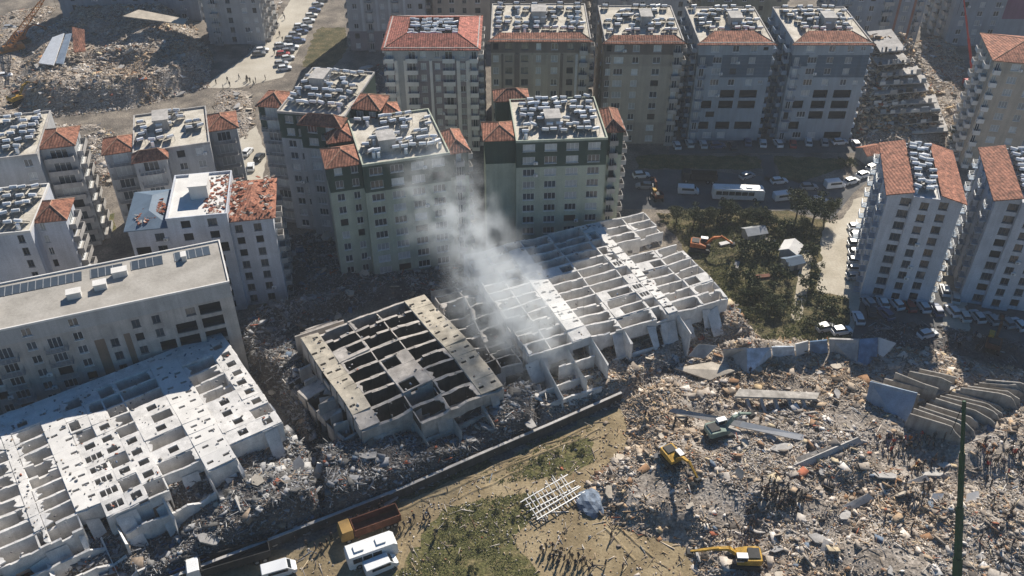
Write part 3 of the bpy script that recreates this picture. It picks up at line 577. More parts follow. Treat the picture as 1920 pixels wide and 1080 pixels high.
for x, y, wx in ((.06, 4.5, 1.2), (.365, 4.5, 2.2), (.47, 5.5, 2.0), (.83, 9.0, .8), (.545, 8.2, 2.4)):
    mb = MB(); mb.box(x * W_, x * W_ + wx, y, y + 1.5, 20.581, 21.7); mb.box(x * W_ - .1, x * W_ + wx + .1, y - .1, y + 1.6, 21.703, 21.8); mb.obj('roof_hatch', M['lightc'], b.root)

# ------------------------------------------------------------------ toppled blocks: storeys lying on their side, rooms open to the sky
class Fallen:
    def __init__(s, label, o, u, v, z, depth, rnd=1, zt=(0, 0), warp=.9, drop=(), rib=.13):
        s.warp = warp; s.rib = rib; s.drop = drop; s.seed = rnd * 3.7
        s.O = P(*o, z); U = P(*u, z) - s.O; V = P(*v, z) - s.O
        s.u = U.normalized(); s.v = (V - s.u * V.dot(s.u)).normalized()
        s.n = Vector((0, 0, 1)); s.zt = zt; s.D = depth; s.r = random.Random(rnd)
        base = Vector((s.O.x, s.O.y, 0)); s.base = base
        s.root = empty('toppled_building', base, 0, label=label, cat='building')
    def p(s, a, b, c=0.0):
        q = s.O + s.u * a + s.v * b
        h = noise.noise(Vector((q.x * .11, q.y * .11, s.seed))) * s.warp + noise.noise(Vector((q.x * .4, q.y * .4, s.seed + 5))) * s.warp * .16
        jx = noise.noise(Vector((q.x * .3, q.y * .3, s.seed + 9))) * s.warp * .10; jy = noise.noise(Vector((q.x * .3, q.y * .3, s.seed + 14))) * s.warp * .16
        for v0, k in s.drop: h -= k * max(0, b - v0) ** 1.3 * (.6 + .8 * noise.noise(Vector((a * .22, s.seed, 0))) ** 2 * 3)
        return q + s.u * jx + s.v * jy + Vector((0, 0, c + (h if c > -3 else h * .5) + s.zt[0] * a + s.zt[1] * b)) - s.base
    def bx(s, mb, a0, a1, b0, b1, c0, c1, m=0, j=0.0):
        r = s.r
        vs = [s.p(a + r.uniform(-j, j) * .4, b + r.uniform(-j, j) * .4, c + (r.uniform(-j, j) if c == c1 else 0)) for c in (c0, c1) for b in (b0, b1) for a in (a0, a1)]
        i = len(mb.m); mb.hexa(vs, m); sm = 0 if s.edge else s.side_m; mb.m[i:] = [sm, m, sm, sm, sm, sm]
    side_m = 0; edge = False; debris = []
    def build(s, cols, rowv, cells, mats, ribm, innerm, drop=None, missing_rib=0.04):
        """cols / rowv: line positions along u / v; cells: one string for each row"""
        nc, nr = len(cols) - 1, len(rowv) - 1; r = s.r
        def cell(i, j):
            if 0 <= i < nr and 0 <= j < nc: return cells[i][j]
            return '.'
        for i in range(nr + 1):                       # floor slabs standing on edge
            mb = MB()
            for j in range(nc):
                a, c = cell(i - 1, j), cell(i, j); s.edge = i == 0 or c == '.'
                if a == '.' and c == '.':
                    if mb.v: mb.obj('floor_slab', ribm, s.root); mb = MB()
                    continue
                deep = s.D if i < nr and c != '.' else s.D * r.uniform(.3, 1.0)
                t = s.rib
                top = r.uniform(-.14, .08)
                if a in 'o.' and c in 'o.' and r.random() < missing_rib: top -= r.uniform(.5, 1.6)
                k = max(1, int((cols[j + 1] - cols[j]) / 1.3)); x0 = cols[j]
                for q in range(k):
                    x1 = cols[j] + (cols[j + 1] - cols[j]) * (q + 1) / k
                    w_ = t + (r.uniform(0, .22) if a in 'op' and c in 'op' else 0)
                    s.bx(mb, x0, x1, rowv[i] - t, rowv[i] + w_, -deep * r.uniform(.85, 1) if deep < s.D else -deep, top + r.uniform(-.08, .05) - (r.uniform(.2, .7) if r.random() < .05 else 0), 0, .05); x0 = x1
            if mb.v: mb.obj('floor_slab', ribm, s.root)
        for j in range(nc + 1):                       # cross walls
            mb = MB(); s.edge = j in (0, nc)
            for i in range(nr):
                a, c = cell(i, j - 1), cell(i, j)
                if (a == '.' and c == '.') or (a in 'o' and c in 'o' and r.random() < .12):
                    if mb.v: mb.obj('cross_wall', ribm, s.root); mb = MB()
                    continue
                out = a == '.' or c == '.'
                s.bx(mb, cols[j] - .11, cols[j] + .11, rowv[i] + s.rib + .23, rowv[i + 1] - s.rib - .005, -s.D * (r.uniform(.25, .8) if out else 1), -.05 + r.uniform(-.15, .05) - (r.uniform(0, 1.2) if out and r.random() < .4 else 0), 0, .05 if not out else .15)
            if mb.v: mb.obj('cross_wall', ribm, s.root)
        s.edge = False
        # back of the rooms
        mb = MB()
        for i in range(nr):
            for j in range(nc):
                if cells[i][j] != '.':
                    dd = s.D * (r.uniform(.55, .95) if cells[i][j] == 'o' else .9)
                    mb.add([s.p(cols[j], rowv[i], -dd), s.p(cols[j + 1], rowv[i], -dd), s.p(cols[j + 1], rowv[i + 1], -dd), s.p(cols[j], rowv[i + 1], -dd)], [(0, 3, 2, 1)])
        mb.obj('room_back', innerm, s.root)
        pos, siz = [], []
        for i in range(nr):
            for j in range(nc):
                if cells[i][j] == '.': continue
                for q in range(7 if cells[i][j] == 'o' else 5):
                    a, b_ = r.uniform(cols[j], cols[j + 1]), r.uniform(rowv[i], rowv[i + 1]); inn = cells[i][j] == 'o' and r.random() < .75
                    sz = r.uniform(.3, 1.2) if inn else .08 * 5 ** r.random()
                    pos.append(s.p(a, b_, -s.D * r.uniform(.45, .9) if inn else .13) + s.base); siz.append((sz * 1.4, sz * .8, sz * r.uniform(.15, .6)))
        s.debris.append((pos, siz, s.root))
        nn = 0
        for j in range(nc):                           # walls leaning against the near edge
            for q in range(2):
                i = max((k for k in range(nr) if cells[k][j] != '.'), default=None)
                if i is None or r.random() < .35: continue
                a = r.uniform(cols[j], cols[j + 1] - .5); w_ = r.uniform(.8, 3.0); b0 = rowv[i + 1]; t = r.uniform(-.8, .4); b1 = b0 + r.uniform(1.2, 3.6)
                mb = MB(); th = Vector((0, 0, .22)); z0, z1 = -s.D * .75 - 1.2, t - r.uniform(.3, 2.2)
                vs = [s.p(a, b0 + .3, z1), s.p(a + w_, b0 + .3, z1 + r.uniform(-.8, .6)), s.p(a + r.uniform(-.6, .6), b1, z0), s.p(a + w_ * r.uniform(.6, 1.1), b1, z0)]
                mb.hexa([v - th for v in vs] + vs); mb.obj('leaning_wall', ribm, s.root)
        for i in range(nr):                           # outer wall panels
            for j in range(nc):
                c = cells[i][j]
                if c in '.o': continue
                a0, a1, b0, b1 = cols[j] + .005, cols[j + 1] - .005, rowv[i] + .005, rowv[i + 1] - .005; W, H = a1 - a0, b1 - b0
                mb = MB(); rects = []
                if c == 'w':
                    x, y = W * r.uniform(.42, .58), H * .5; hw, hh = min(.75, W * .28), min(.62, H * .27); rects = [(x - hw, x + hw, y - hh, y + hh)]
                elif c == 't': rects = [(W * .12, W * .36, H * .25, H * .72), (W * .40, W * .60, H * .25, H * .72), (W * .64, W * .88, H * .25, H * .72)]
                elif c == 's':
                    for fx in (.22, .74):
                        if r.random() < .8: x = W * (fx + r.uniform(-.06, .06)); y = H * r.uniform(.3, .6); rects.append((x - .5, x + .5, y - .24, y + .24))
                elif c == 'p':                         # torn plaster left along two edges
                    k = r.uniform(.25, .6)
                    if r.random() < .5: rects = [(W * .06, W * (1 - k), H * r.uniform(.1, .25), H * .92)]
                    else: rects = [(W * k, W * .94, H * .1, H * r.uniform(.75, .9))]
                # a panel: upper skin with holes and a real thickness
                if r.random() < .10 and c in 'wx': continue
                lift = .10 + r.uniform(0, .05) if c == 's' else .06 + r.uniform(0, .05)
                O = s.p(a0, b0, lift); dx = (s.p(a1, b0, lift) - O).normalized(); up = (s.p(a0, b1, lift) - O).normalized()
                n = dx.cross(up); n = n if n.z > 0 else -n
                wallgrid(mb, O, dx, up, n, W, H, rects, (), 0, .3)
                q = [O, O + dx * W, O + dx * W + up * H, O + up * H]; q2 = [p_ - n * .3 for p_ in q]
                mb.add(q + q2, [(0, 1, 5, 4), (1, 2, 6, 5), (2, 3, 7, 6), (3, 0, 4, 7)])
                mb.obj('facade_panel', mats[c] if isinstance(mats, dict) else mats, s.root)
        for i in range(nr):                           # torn plaster left where floors and walls meet
            for j in range(nc):
                if cells[i][j] != 'o' or r.random() > .55: continue
                W, H = cols[j + 1] - cols[j], rowv[i + 1] - rowv[i]; a = r.choice([cols[j] + .1, cols[j + 1] - .1]); sg = 1 if a < cols[j] + .5 else -1
                k = r.randint(5, 7); mb = MB(); pts = [(a, rowv[i] + .1), (a, rowv[i + 1] - .1)]
                for q in range(k): pts.append((a + sg * r.uniform(.25, .95) * (1.4 if r.random() < .2 else .8), rowv[i + 1] - .1 - (H - .2) * (q + .5) / k))
                if sg < 0: pts = pts[::-1]
                N_ = len(pts); vs = [s.p(x, y, z) for z in (-.2, .04) for x, y in pts]
                mb.add(vs, [tuple(range(N_)), tuple(range(2 * N_ - 1, N_ - 1, -1))] + [(q, (q + 1) % N_, (q + 1) % N_ + N_, q + N_) for q in range(N_)])
                mb.obj('torn_plaster', mats['p'], s.root)

pm = {'w': M['ribw'], 't': M['ribw'], 's': M['lightc'], 'p': M['ribw'], 'x': M['ribw']}
f = Fallen('white toppled block with rows of square windows, lying at the lower left', (425, 640), (0, 805), (543, 800), 9, 6.5, 3, zt=(0, 0), warp=.45, drop=((22, .12),), rib=.15)
f.build([0, 3.4, 8.8, 13.4, 19.4, 22.4, 25.2, 28.4, 31.8, 36.2, 37.6, 43, 49], [-3.2 + 2.72 * i for i in range(12)],
        ['xxsxxxxsxxxx',
         'wxsooxoswxoo',
         'wosoooxsoxoo',
         'woswwxpsoxoo',
         'woswowosoxoo',
         'wospowwsoxoo',
         'wwswwwtsoxoo',
         'wwsowwtsoxoo',
         'wwswwwtsoxoo',
         'wwsowwtsoxoo',
         '..s.owt.oooo'], pm, M['ribw'], M['inner'])
# broken lower storeys in front of it
mb = None
for k, (a0, a1, b, z, t) in enumerate([(30, 46, 28.6, -2.2, -.10), (28, 44, 31.2, -3.6, -.12), (26, 38, 33.8, -4.6, -.15), (13.5, 20.5, 29.2, -1.6, -.08), (20.5, 27, 28.6, -2.0, -.16)]):
    mb = MB(); n_ = 8
    for q in range(n_):
        x0, x1 = a0 + (a1 - a0) * q / n_, a0 + (a1 - a0) * (q + 1) / n_; dz = t * abs(q - n_ / 2)
        f.bx(mb, x0, x1, b - .15, b + .15, -8, z + dz, 0, .05)
    mb.obj('floor_slab', M['ribw'], f.root)
for (a, b0, b1, z) in ((30, 26.9, 33.5, -2.4), (37.5, 27, 34, -3.4), (27.5, 27, 31, -2.0), (20.5, 27.2, 31, -1.2), (13.4, 27, 30.5, -1.0), (8.8, 24.2, 28.5, -1.5), (44, 27, 31, -3)):
    mb = MB(); f.bx(mb, a - .13, a + .13, b0, b1, -8, z, 0, .5); mb.obj('cross_wall', M['ribw'], f.root)

pm2 = {'w': M['cream'], 't': M['cream'], 's': M['band_cream'] if 'band_cream' in M else M['cream'], 'p': M['cream'], 'x': M['cream']}
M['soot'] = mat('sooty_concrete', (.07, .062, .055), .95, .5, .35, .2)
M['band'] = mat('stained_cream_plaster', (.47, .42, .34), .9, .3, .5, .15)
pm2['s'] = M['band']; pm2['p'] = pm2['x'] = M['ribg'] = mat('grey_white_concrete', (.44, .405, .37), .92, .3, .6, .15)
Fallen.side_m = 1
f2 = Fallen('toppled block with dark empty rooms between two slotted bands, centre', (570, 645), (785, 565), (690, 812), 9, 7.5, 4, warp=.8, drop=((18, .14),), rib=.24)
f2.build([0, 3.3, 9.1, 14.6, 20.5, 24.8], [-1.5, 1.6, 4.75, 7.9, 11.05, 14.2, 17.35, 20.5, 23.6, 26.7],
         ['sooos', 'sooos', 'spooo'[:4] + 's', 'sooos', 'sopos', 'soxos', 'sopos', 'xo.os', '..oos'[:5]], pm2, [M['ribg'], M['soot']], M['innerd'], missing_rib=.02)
for k, (a0, a1, b, z) in enumerate([(8.5, 21, 24.5, -2.6), (5, 20.5, 27.5, -4.2), (3, 12, 23.8, -2.2)]):
    mb = MB()
    for q in range(6): f2.bx(mb, a0 + (a1 - a0) * q / 6, a0 + (a1 - a0) * (q + 1) / 6, b - .2, b + .2, -8.5, z + .2 * math.sin(q), 0, .06)
    mb.obj('floor_slab', [M['ribg'], M['ribg']], f2.root)
for (a, b0, b1, z) in ((9.1, 20.8, 29, -2.2), (14.6, 20.8, 30, -2.4), (20.5, 26.9, 31, -2.5), (5, 22, 27, -3.5)):
    mb = MB(); f2.bx(mb, a - .15, a + .15, b0, b1, -8.5, z, 0, .6); mb.obj('cross_wall', [M['ribg'], M['ribg']], f2.root)
# its collapsed left edge: leaning shafts
for k in range(7):
    b_ = 3 + k * 2.6; mb = MB(); f2.bx(mb, -2.2 - f2.r.uniform(0, 1.2), -.4, b_, b_ + .5, -8, -1.5 - f2.r.uniform(0, 2.5), 0, .4); mb.obj('leaning_wall', [M['concrete'], M['concrete']], f2.root)
for k in range(3):
    mb = MB(); f2.bx(mb, -.5 + 1.4 * k, 9 - .8 * k, -3.6 - 1.1 * k, -3.3 - 1.1 * k, -8, -.6 - .5 * k, 0, .15); mb.obj('floor_slab', [M['ribg'], M['ribg']], f2.root)

Fallen.side_m = 0
f3 = Fallen('pale toppled block with open rooms veiled by smoke, right of centre', (1260, 460), (930, 545), (1358, 568), 8, 5.5, 5, warp=.5, drop=((16, .12),), rib=.15)
f3.build([-1.0, 4.4, 10.2, 12.2, 14.6, 21.8, 28.3, 31.9, 36.2, 40.5], [-13.4 + 2.7 * i for i in range(13)],
         ['ooxsooxoo', 'ooxoooxoo', 'oosoooso.'[:9], '..sooosoo', '..soopsoo', 'oostoosoo', 'opsooosoo', 'oosxoosoo', 'oostposoo', 'pos' + 'toosoo', 'oosoposoo', 'oosoooxoo'], {**pm, 's': M['lightc']}, M['ribw'], M['inner'])
for k, (a0, a1, b, z) in enumerate([(29, 36, 22, -1.5), (31, 41, 24.6, -2.8), (30, 40, 27.2, -4.0), (14, 25, 21.6, -4.4)]):
    mb = MB()
    for q in range(5): f3.bx(mb, a0 + (a1 - a0) * q / 5, a0 + (a1 - a0) * (q + 1) / 5, b - .15, b + .15, -7.5, z, 0, .12)
    mb.obj('floor_slab', M['ribw'], f3.root)
for (a, b0, b1, z) in ((28.5, 19.3, 26, -.6), (33, 19.3, 27, -1.2), (10.2, 19.3, 24, -1), (21.8, 19.3, 22.5, -.4), (38, 19, 28, -1.8)):
    mb = MB(); f3.bx(mb, a - .13, a + .13, b0, b1, -7.5, z, 0, .5); mb.obj('cross_wall', M['ribw'], f3.root)
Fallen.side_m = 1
# ruined row between the centre and right-hand toppled blocks
f4 = Fallen('low charred ruin of open rooms between the centre and right toppled blocks', (800, 560), (890, 540), (925, 700), 4.5, 5, 6, warp=2.5)
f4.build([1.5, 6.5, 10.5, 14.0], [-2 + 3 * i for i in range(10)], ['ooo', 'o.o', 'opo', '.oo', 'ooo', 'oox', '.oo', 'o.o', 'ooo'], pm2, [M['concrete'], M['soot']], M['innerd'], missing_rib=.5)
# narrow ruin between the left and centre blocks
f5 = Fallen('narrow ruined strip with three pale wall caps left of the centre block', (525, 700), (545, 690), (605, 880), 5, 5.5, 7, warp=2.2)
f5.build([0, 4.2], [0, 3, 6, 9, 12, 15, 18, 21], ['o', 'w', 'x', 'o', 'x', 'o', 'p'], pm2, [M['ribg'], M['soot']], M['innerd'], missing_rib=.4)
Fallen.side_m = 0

# ------------------------------------------------------------------ ribbed ruin, right: storeys on edge with rounded corners
def ribs(label, starts, zt, zb, rounded, m):
    if rounded: starts = [q for a, c in zip(starts, starts[1:]) for q in (a, tuple(((a[i][0] + c[i][0]) / 2, (a[i][1] + c[i][1]) / 2) for i in (0, 1)))] + [starts[-1]]
    A0 = P(*starts[0][0], zt); root = empty('collapsed_building', (A0.x, A0.y, 0), 0, label=label, cat='building')
    o = Vector((A0.x, A0.y, 0))
    rq = random.Random(len(starts))
    for k, (a, b) in enumerate(starts):
        zt_ = zt; zt = zt + rq.uniform(-.9, .5)
        A, B = P(*a, zt), P(b[0] + rq.uniform(-12, 8), b[1] + rq.uniform(-5, 3), zt - (1.5 if rounded else 0)); d = (B - A); L_ = d.length; d.normalize(); n = Vector((-d.y, d.x, 0)).normalized()
        prof = [(0, zb), (0, zt), (L_ * .7, zt)] + ([(L_ * .7 + 4.5 * math.sin(t), zt - 5 + 5 * math.cos(t)) for t in [R(q) for q in range(15, 91, 15)]] if rounded else [(L_, zt - .3)])
        prof += [(prof[-1][0] + .3, zb)]
        prof = [(x + rq.uniform(-.25, .25), z + (rq.uniform(-.35, .2) if z > zb + .5 else 0)) for x, z in prof]
        mb = MB(); th = .11; N_ = len(prof)
        vs = [Vector((A.x, A.y, 0)) + Vector((d.x, d.y, 0)) * x + Vector((0, 0, z)) + n * sg - o for sg in (-th, th) for x, z in prof]
        mb.add(vs, [tuple(range(N_)), tuple(range(2 * N_ - 1, N_ - 1, -1))] + [(i, i + N_, (i + 1) % N_ + N_, (i + 1) % N_) for i in range(N_)])
        mb.obj('floor_slab', m, root); zt = zt_
        if k + 1 < len(starts):                         # soffit between two storeys
            A2, B2 = P(*starts[k + 1][0], zt), P(*starts[k + 1][1], zt - (1.5 if rounded else 0)); q = 2.2 if not rounded else 2.6
            vs = [A - o + Vector((0, 0, -q)), B - o + Vector((0, 0, -q)), A2 - o + Vector((0, 0, -q)), B2 - o + Vector((0, 0, -q))]
            MB().hexa([v - Vector((0, 0, .3)) for v in vs] + vs).obj('soffit', m, root)
    return root
tx = lambda x, y: (1220 + x / 2.743, 600 + y / 2.743)
conc_tan = mat('tan_concrete', (.35, .325, .295), .9, .3, .5, .3)
ribs('ribbed ruin of tilted grey floor slabs with a blue end wall', [(tx(1130, 312), tx(1372, 372)), (tx(1205, 292), tx(1430, 362)), (tx(1265, 274), tx(1500, 345)), (tx(1325, 262), tx(1560, 312)), (tx(1390, 252), tx(1600, 292))], 6.6, .3, False, conc_tan)
ribs('ribbed ruin of tan floor slabs with rounded ends beside the green mast', [(tx(1330, 470), tx(1600, 590)), (tx(1390, 440), tx(1660, 570)), (tx(1440, 410), tx(1710, 540)), (tx(1490, 385), tx(1760, 500)), (tx(1545, 365), tx(1810, 455)), (tx(1600, 345), tx(1850, 420)), (tx(1660, 325), tx(1895, 385)), (tx(1720, 308), tx(1940, 360))], 5.6, .3, True, conc_tan)
def panel(root, o, quad, z, th, m, name='wall_panel', hole=None):
    """quad = four picture points with heights, listed round the panel"""
    vs = [P(x, y, zz) for x, y, zz in quad]; n = (vs[1] - vs[0]).cross(vs[3] - vs[0]).normalized()
    n = n if n.y < 0 else -n
    a = [v - o for v in vs]; bk = [v - n * th for v in a]
    mb = MB().add(a + bk, [(0, 1, 2, 3), (7, 6, 5, 4), (0, 4, 5, 1), (1, 5, 6, 2), (2, 6, 7, 3), (3, 7, 4, 0)])
    return mb.obj(name, m, root)
# big blue end wall of the ribbed ruin + pale slabs at its foot
o_ = P(1640, 790, 0); rt_ = empty('fallen_wall', o_, 0, label='blue end wall leaning before the ribbed ruin', cat='wall')
panel(rt_, o_, [(*tx(1092, 480), 1.0), (*tx(1300, 600), 1.0), (*tx(1370, 376), 6.7), (*tx(1128, 316), 6.7)], 0, .3, M['bluew'])
for q in ([(1075, 540), (1210, 640), (1330, 640), (1220, 500)], [(1430, 520), (1470, 640), (1590, 600), (1540, 540)]):
    vs = [P(*tx(*p_), .9 + .5 * i) for i, p_ in enumerate(q)]; c_ = sum(vs, Vector()) / 4; c_.z = 0
    MB().hexa([v - c_ - Vector((0, 0, .3)) for v in (vs[0], vs[1], vs[3], vs[2])] + [v - c_ for v in (vs[0], vs[1], vs[3], vs[2])]).obj('broken_concrete', M['lightc'], loc=c_, label='large pale concrete slab at the foot of the ' + ('blue end wall' if q[0][0] == 1075 else 'rounded ribs'), cat='rubble piece')
M['white_shade'] = mat('shaded_white_panel', (.50, .56, .63), .85, .25, .8, .2); M['bluem'] = mat('mid_blue_panel', (.17, .27, .40), .85, .3, .8, .2)  # pale panels are white, with the blue of their shade mixed in
# curved strip of blue panels and white ones tinted with their blue shade
o_ = P(1470, 690, 0); rt_ = empty('fallen_wall', o_, 0, label='long bent row of blue and white wall panels standing in the rubble', cat='wall')
pts = [((365, 150), (375, 205)), ((492, 145), (495, 290)), ((620, 135), (630, 215)), ((742, 125), (748, 200)), ((815, 108), (815, 180)), ((912, 98), (918, 190)), ((1072, 92), (1060, 250)), ((1172, 90), (1170, 215)), ((1268, 112), (1230, 170))]
for k in range(len(pts) - 1):
    (t0, b0), (t1, b1) = pts[k], pts[k + 1]; g = .25 if k != 5 else .6
    panel(rt_, o_, [(*tx(b0[0] + 4, b0[1]), 1.2), (*tx(b1[0] - 4, b1[1]), 1.2), (*tx(t1[0] - 4, t1[1] + 6 * (k % 3)), 4.8), (*tx(t0[0] + 4, t0[1] + 5 * ((k + 1) % 2)), 4.8)], 0, g, [M['concrete'], M['white_shade'], M['white_shade'], M['lightc'], M['bluem'], M['concrete'], M['bluem'], M['lightc']][k])

# ------------------------------------------------------------------ pancaked building, top right
A = P(1700, 262, 0); root = empty('pancaked_building', A, R(-6), label='pancaked block of tilted grey floors right of the blue-grey pair', cat='building')
rp = random.Random(4)
for k in range(9):
    z = 1.0 + k * 1.9; x0 = -11 + k * .7; x1 = 10 - k * 1.1; y0 = 1 + k * 2.1; t = .22 - .01 * k
    MX = Matrix.Translation((0, 0, z)) @ Matrix.Rotation(-t * .8, 4, 'Y') @ Matrix.Rotation(rp.uniform(-.1, .1), 4, 'X') @ Matrix.Rotation(rp.uniform(-.12, .12), 4, 'Z')
    MB().box(x0, x1, y0, y0 + 13, 0, .35, 0, MX).obj('floor_slab', M['concrete'], root)
    for q in range(7):
        xa = x0 + (x1 - x0) * q / 7
        if rp.random() < .75:
            MB().box(xa + .1, xa + (x1 - x0) / 7 * rp.uniform(.4, .95), y0 - .2, y0 + .02, .36, 1.9 * rp.uniform(.5, .95), 0, MX).obj('facade_piece', rp.choice([M['lightc'], M['concrete'], bluegrey, M['dark']]), root)

# ------------------------------------------------------------------ retaining wall between the ruins and the dirt field
M['wallc'] = mat('shaded_stained_concrete', (.075, .07, .065), .9, .3, .5, .3)  # dark tone carries the shade on the wall's face
wl = [P(x, y, 0) for x, y in ((300, 1110), (500, 1032), (620, 985), (760, 930), (900, 868), (1030, 812), (1165, 752))]
o_ = wl[2]; rt_ = empty('retaining_wall', o_, 0, label='long concrete retaining wall, coloured dark for its shade, running along the dirt field', cat='wall')
for k in range(len(wl) - 1):
    a, c = wl[k] - o_, wl[k + 1] - o_; d = (c - a).normalized(); n = Vector((-d.y, d.x, 0)); seg = int((c - a).length / 4) + 1
    for q in range(seg):
        p0, p1 = a + (c - a) * (q / seg), a + (c - a) * ((q + 1) / seg) - d * .03
        MB().hexa([p0, p1, p0 + n * .35, p1 + n * .35] + [v + Vector((0, 0, 1.9)) for v in (p0, p1, p0 + n * .35, p1 + n * .35)]).obj('wall_panel', M['wallc'], rt_)
    MB().hexa([v + Vector((0, 0, 1.903)) for v in (a - n * .06, c - n * .06, a + n * .42, c + n * .42)] + [v + Vector((0, 0, 2.03)) for v in (a - n * .06, c - n * .06, a + n * .42, c + n * .42)]).obj('coping', M['rib'], rt_)

# ------------------------------------------------------------------ rubble
import numpy as np
RG = np.random.default_rng(5)
def poly_w(px): return np.array([P(x, y, 0)[:2] for x, y in px])
def pip(poly, x, y):
    ins = np.zeros(x.shape, bool); n = len(poly)
    for i in range(n):
        x1, y1 = poly[i]; x2, y2 = poly[(i + 1) % n]
        if y1 == y2: continue
        ins ^= ((y1 > y) != (y2 > y)) & (x < (x2 - x1) * (y - y1) / (y2 - y1) + x1)
    return ins
def pdist(poly, x, y):
    d = np.full(x.shape, 1e9); n = len(poly)
    for i in range(n):
        a, b = poly[i], poly[(i + 1) % n]; e = b - a; t = np.clip(((x - a[0]) * e[0] + (y - a[1]) * e[1]) / (e @ e), 0, 1)
        d = np.minimum(d, np.hypot(x - a[0] - t * e[0], y - a[1] - t * e[1]))
    return d
_LAT = RG.random((256, 256))
def _vn(x, y):
    xi, yi = np.floor(x).astype(int), np.floor(y).astype(int); fx, fy = x - xi, y - yi; fx = fx * fx * (3 - 2 * fx); fy = fy * fy * (3 - 2 * fy)
    g = lambda i, j: _LAT[(xi + i) & 255, (yi + j) & 255]
    return (g(0, 0) * (1 - fx) + g(1, 0) * fx) * (1 - fy) + (g(0, 1) * (1 - fx) + g(1, 1) * fx) * fy
def fbm(x, y):
    z = 0; a = .5; k = .085
    for o in range(5):
        c, s_ = math.cos(o * 1.1 + .4), math.sin(o * 1.1 + .4); z = z + a * _vn((x * c - y * s_) * k + o * 37, (x * s_ + y * c) * k + o * 11); a *= .55; k *= 2.05
    return np.clip((z / .95 - .5) * 1.9 + .5, 0, 1.3)
# name, outline in the photograph, base height, relief, pieces per square metre, edge run-out, darker tones (shade coloured in for shaded zones)
ZONES = [
    ('main', [(1165, 750), (1290, 650), (1400, 635), (1560, 640), (1770, 660), (1870, 690), (2000, 700), (2060, 850), (2060, 1180), (1340, 1180), (1290, 1030), (1150, 985), (1095, 910), (1180, 835)], .5, 2.8, 5.0, 5, 0),
    ('mid', [(985, 760), (1085, 655), (1240, 600), (1370, 570), (1430, 640), (1300, 665), (1190, 745), (1010, 815)], 1.6, 2.4, 5.0, 3, 0),
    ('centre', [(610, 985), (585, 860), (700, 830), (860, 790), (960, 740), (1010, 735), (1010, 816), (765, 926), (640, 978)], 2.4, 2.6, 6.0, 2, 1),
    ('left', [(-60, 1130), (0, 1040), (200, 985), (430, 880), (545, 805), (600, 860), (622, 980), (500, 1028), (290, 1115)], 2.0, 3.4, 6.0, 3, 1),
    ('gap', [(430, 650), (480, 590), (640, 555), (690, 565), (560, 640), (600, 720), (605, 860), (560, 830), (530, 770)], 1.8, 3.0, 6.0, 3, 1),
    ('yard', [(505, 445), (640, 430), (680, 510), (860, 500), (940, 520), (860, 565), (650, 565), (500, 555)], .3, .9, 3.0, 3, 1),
    ('mound', [(10, 190), (60, 70), (140, 22), (250, 5), (345, 15), (400, 110), (390, 165), (250, 205), (60, 225)], 2.0, 4.0, 3.6, 9, 0),
    ('tr', [(1600, 150), (1640, 110), (1770, 60), (1810, 120), (1790, 270), (1700, 280), (1600, 275)], .6, 1.4, 3.0, 4, 0),
    ('alley', [(150, 255), (215, 245), (222, 345), (180, 350)], .4, .9, 4.0, 2, 0),
    ('field', [(520, 1060), (640, 990), (900, 885), (1150, 775), (1190, 830), (1160, 980), (1290, 1040), (1330, 1120), (560, 1120)], 0, .06, .55, 6, 0),
    ('west', [(-40, 240), (-40, 60), (20, 20), (110, 10), (50, 90), (20, 190), (60, 235), (180, 232), (200, 245), (60, 250)], .2, .9, 1.6, 4, 0),
    ('verge', [(400, 172), (440, 168), (470, 170), (480, 215), (462, 262), (440, 250), (400, 215)], .1, .6, 1.4, 4, 0),
    ('roadside', [(465, 95), (475, 60), (505, -10), (545, -40), (520, 30), (480, 85)], .2, 1.0, 1.6, 4, 0),
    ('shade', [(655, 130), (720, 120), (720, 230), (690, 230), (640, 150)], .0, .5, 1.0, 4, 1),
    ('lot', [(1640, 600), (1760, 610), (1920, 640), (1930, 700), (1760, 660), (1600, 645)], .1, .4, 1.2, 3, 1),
]
ZP = [(z, poly_w(z[1])) for z in ZONES]
def hz(x, y):
    x = np.atleast_1d(np.asarray(x, float)); y = np.atleast_1d(np.asarray(y, float)); h = np.zeros_like(x)
    for z, p in ZP:
        i = pip(p, x, y)
        if i.any():
            e = np.clip(pdist(p, x[i], y[i]) / z[5], 0, 1); e = e * e * (3 - 2 * e)
            h[i] = np.maximum(h[i], e * (z[2] + z[3] * fbm(x[i], y[i])))
    return h
def np_mesh(name, v, f, m):
    me = bpy.data.meshes.new(name); me.vertices.add(len(v)); me.vertices.foreach_set('co', v.astype(np.float32).ravel())
    k = f.shape[1]; me.loops.add(f.size); me.loops.foreach_set('vertex_index', f.astype(np.int32).ravel())
    me.polygons.add(len(f)); me.polygons.foreach_set('loop_start', np.arange(0, f.size, k, dtype=np.int32)); me.update(calc_edges=True)
    me.materials.append(m); return me
CUBE = np.array([(x, y, z) for z in (-1, 1) for y in (-1, 1) for x in (-1, 1)], float)
CF = np.array([(0, 2, 3, 1), (4, 5, 7, 6), (0, 1, 5, 4), (2, 6, 7, 3), (0, 4, 6, 2), (1, 3, 7, 5)])
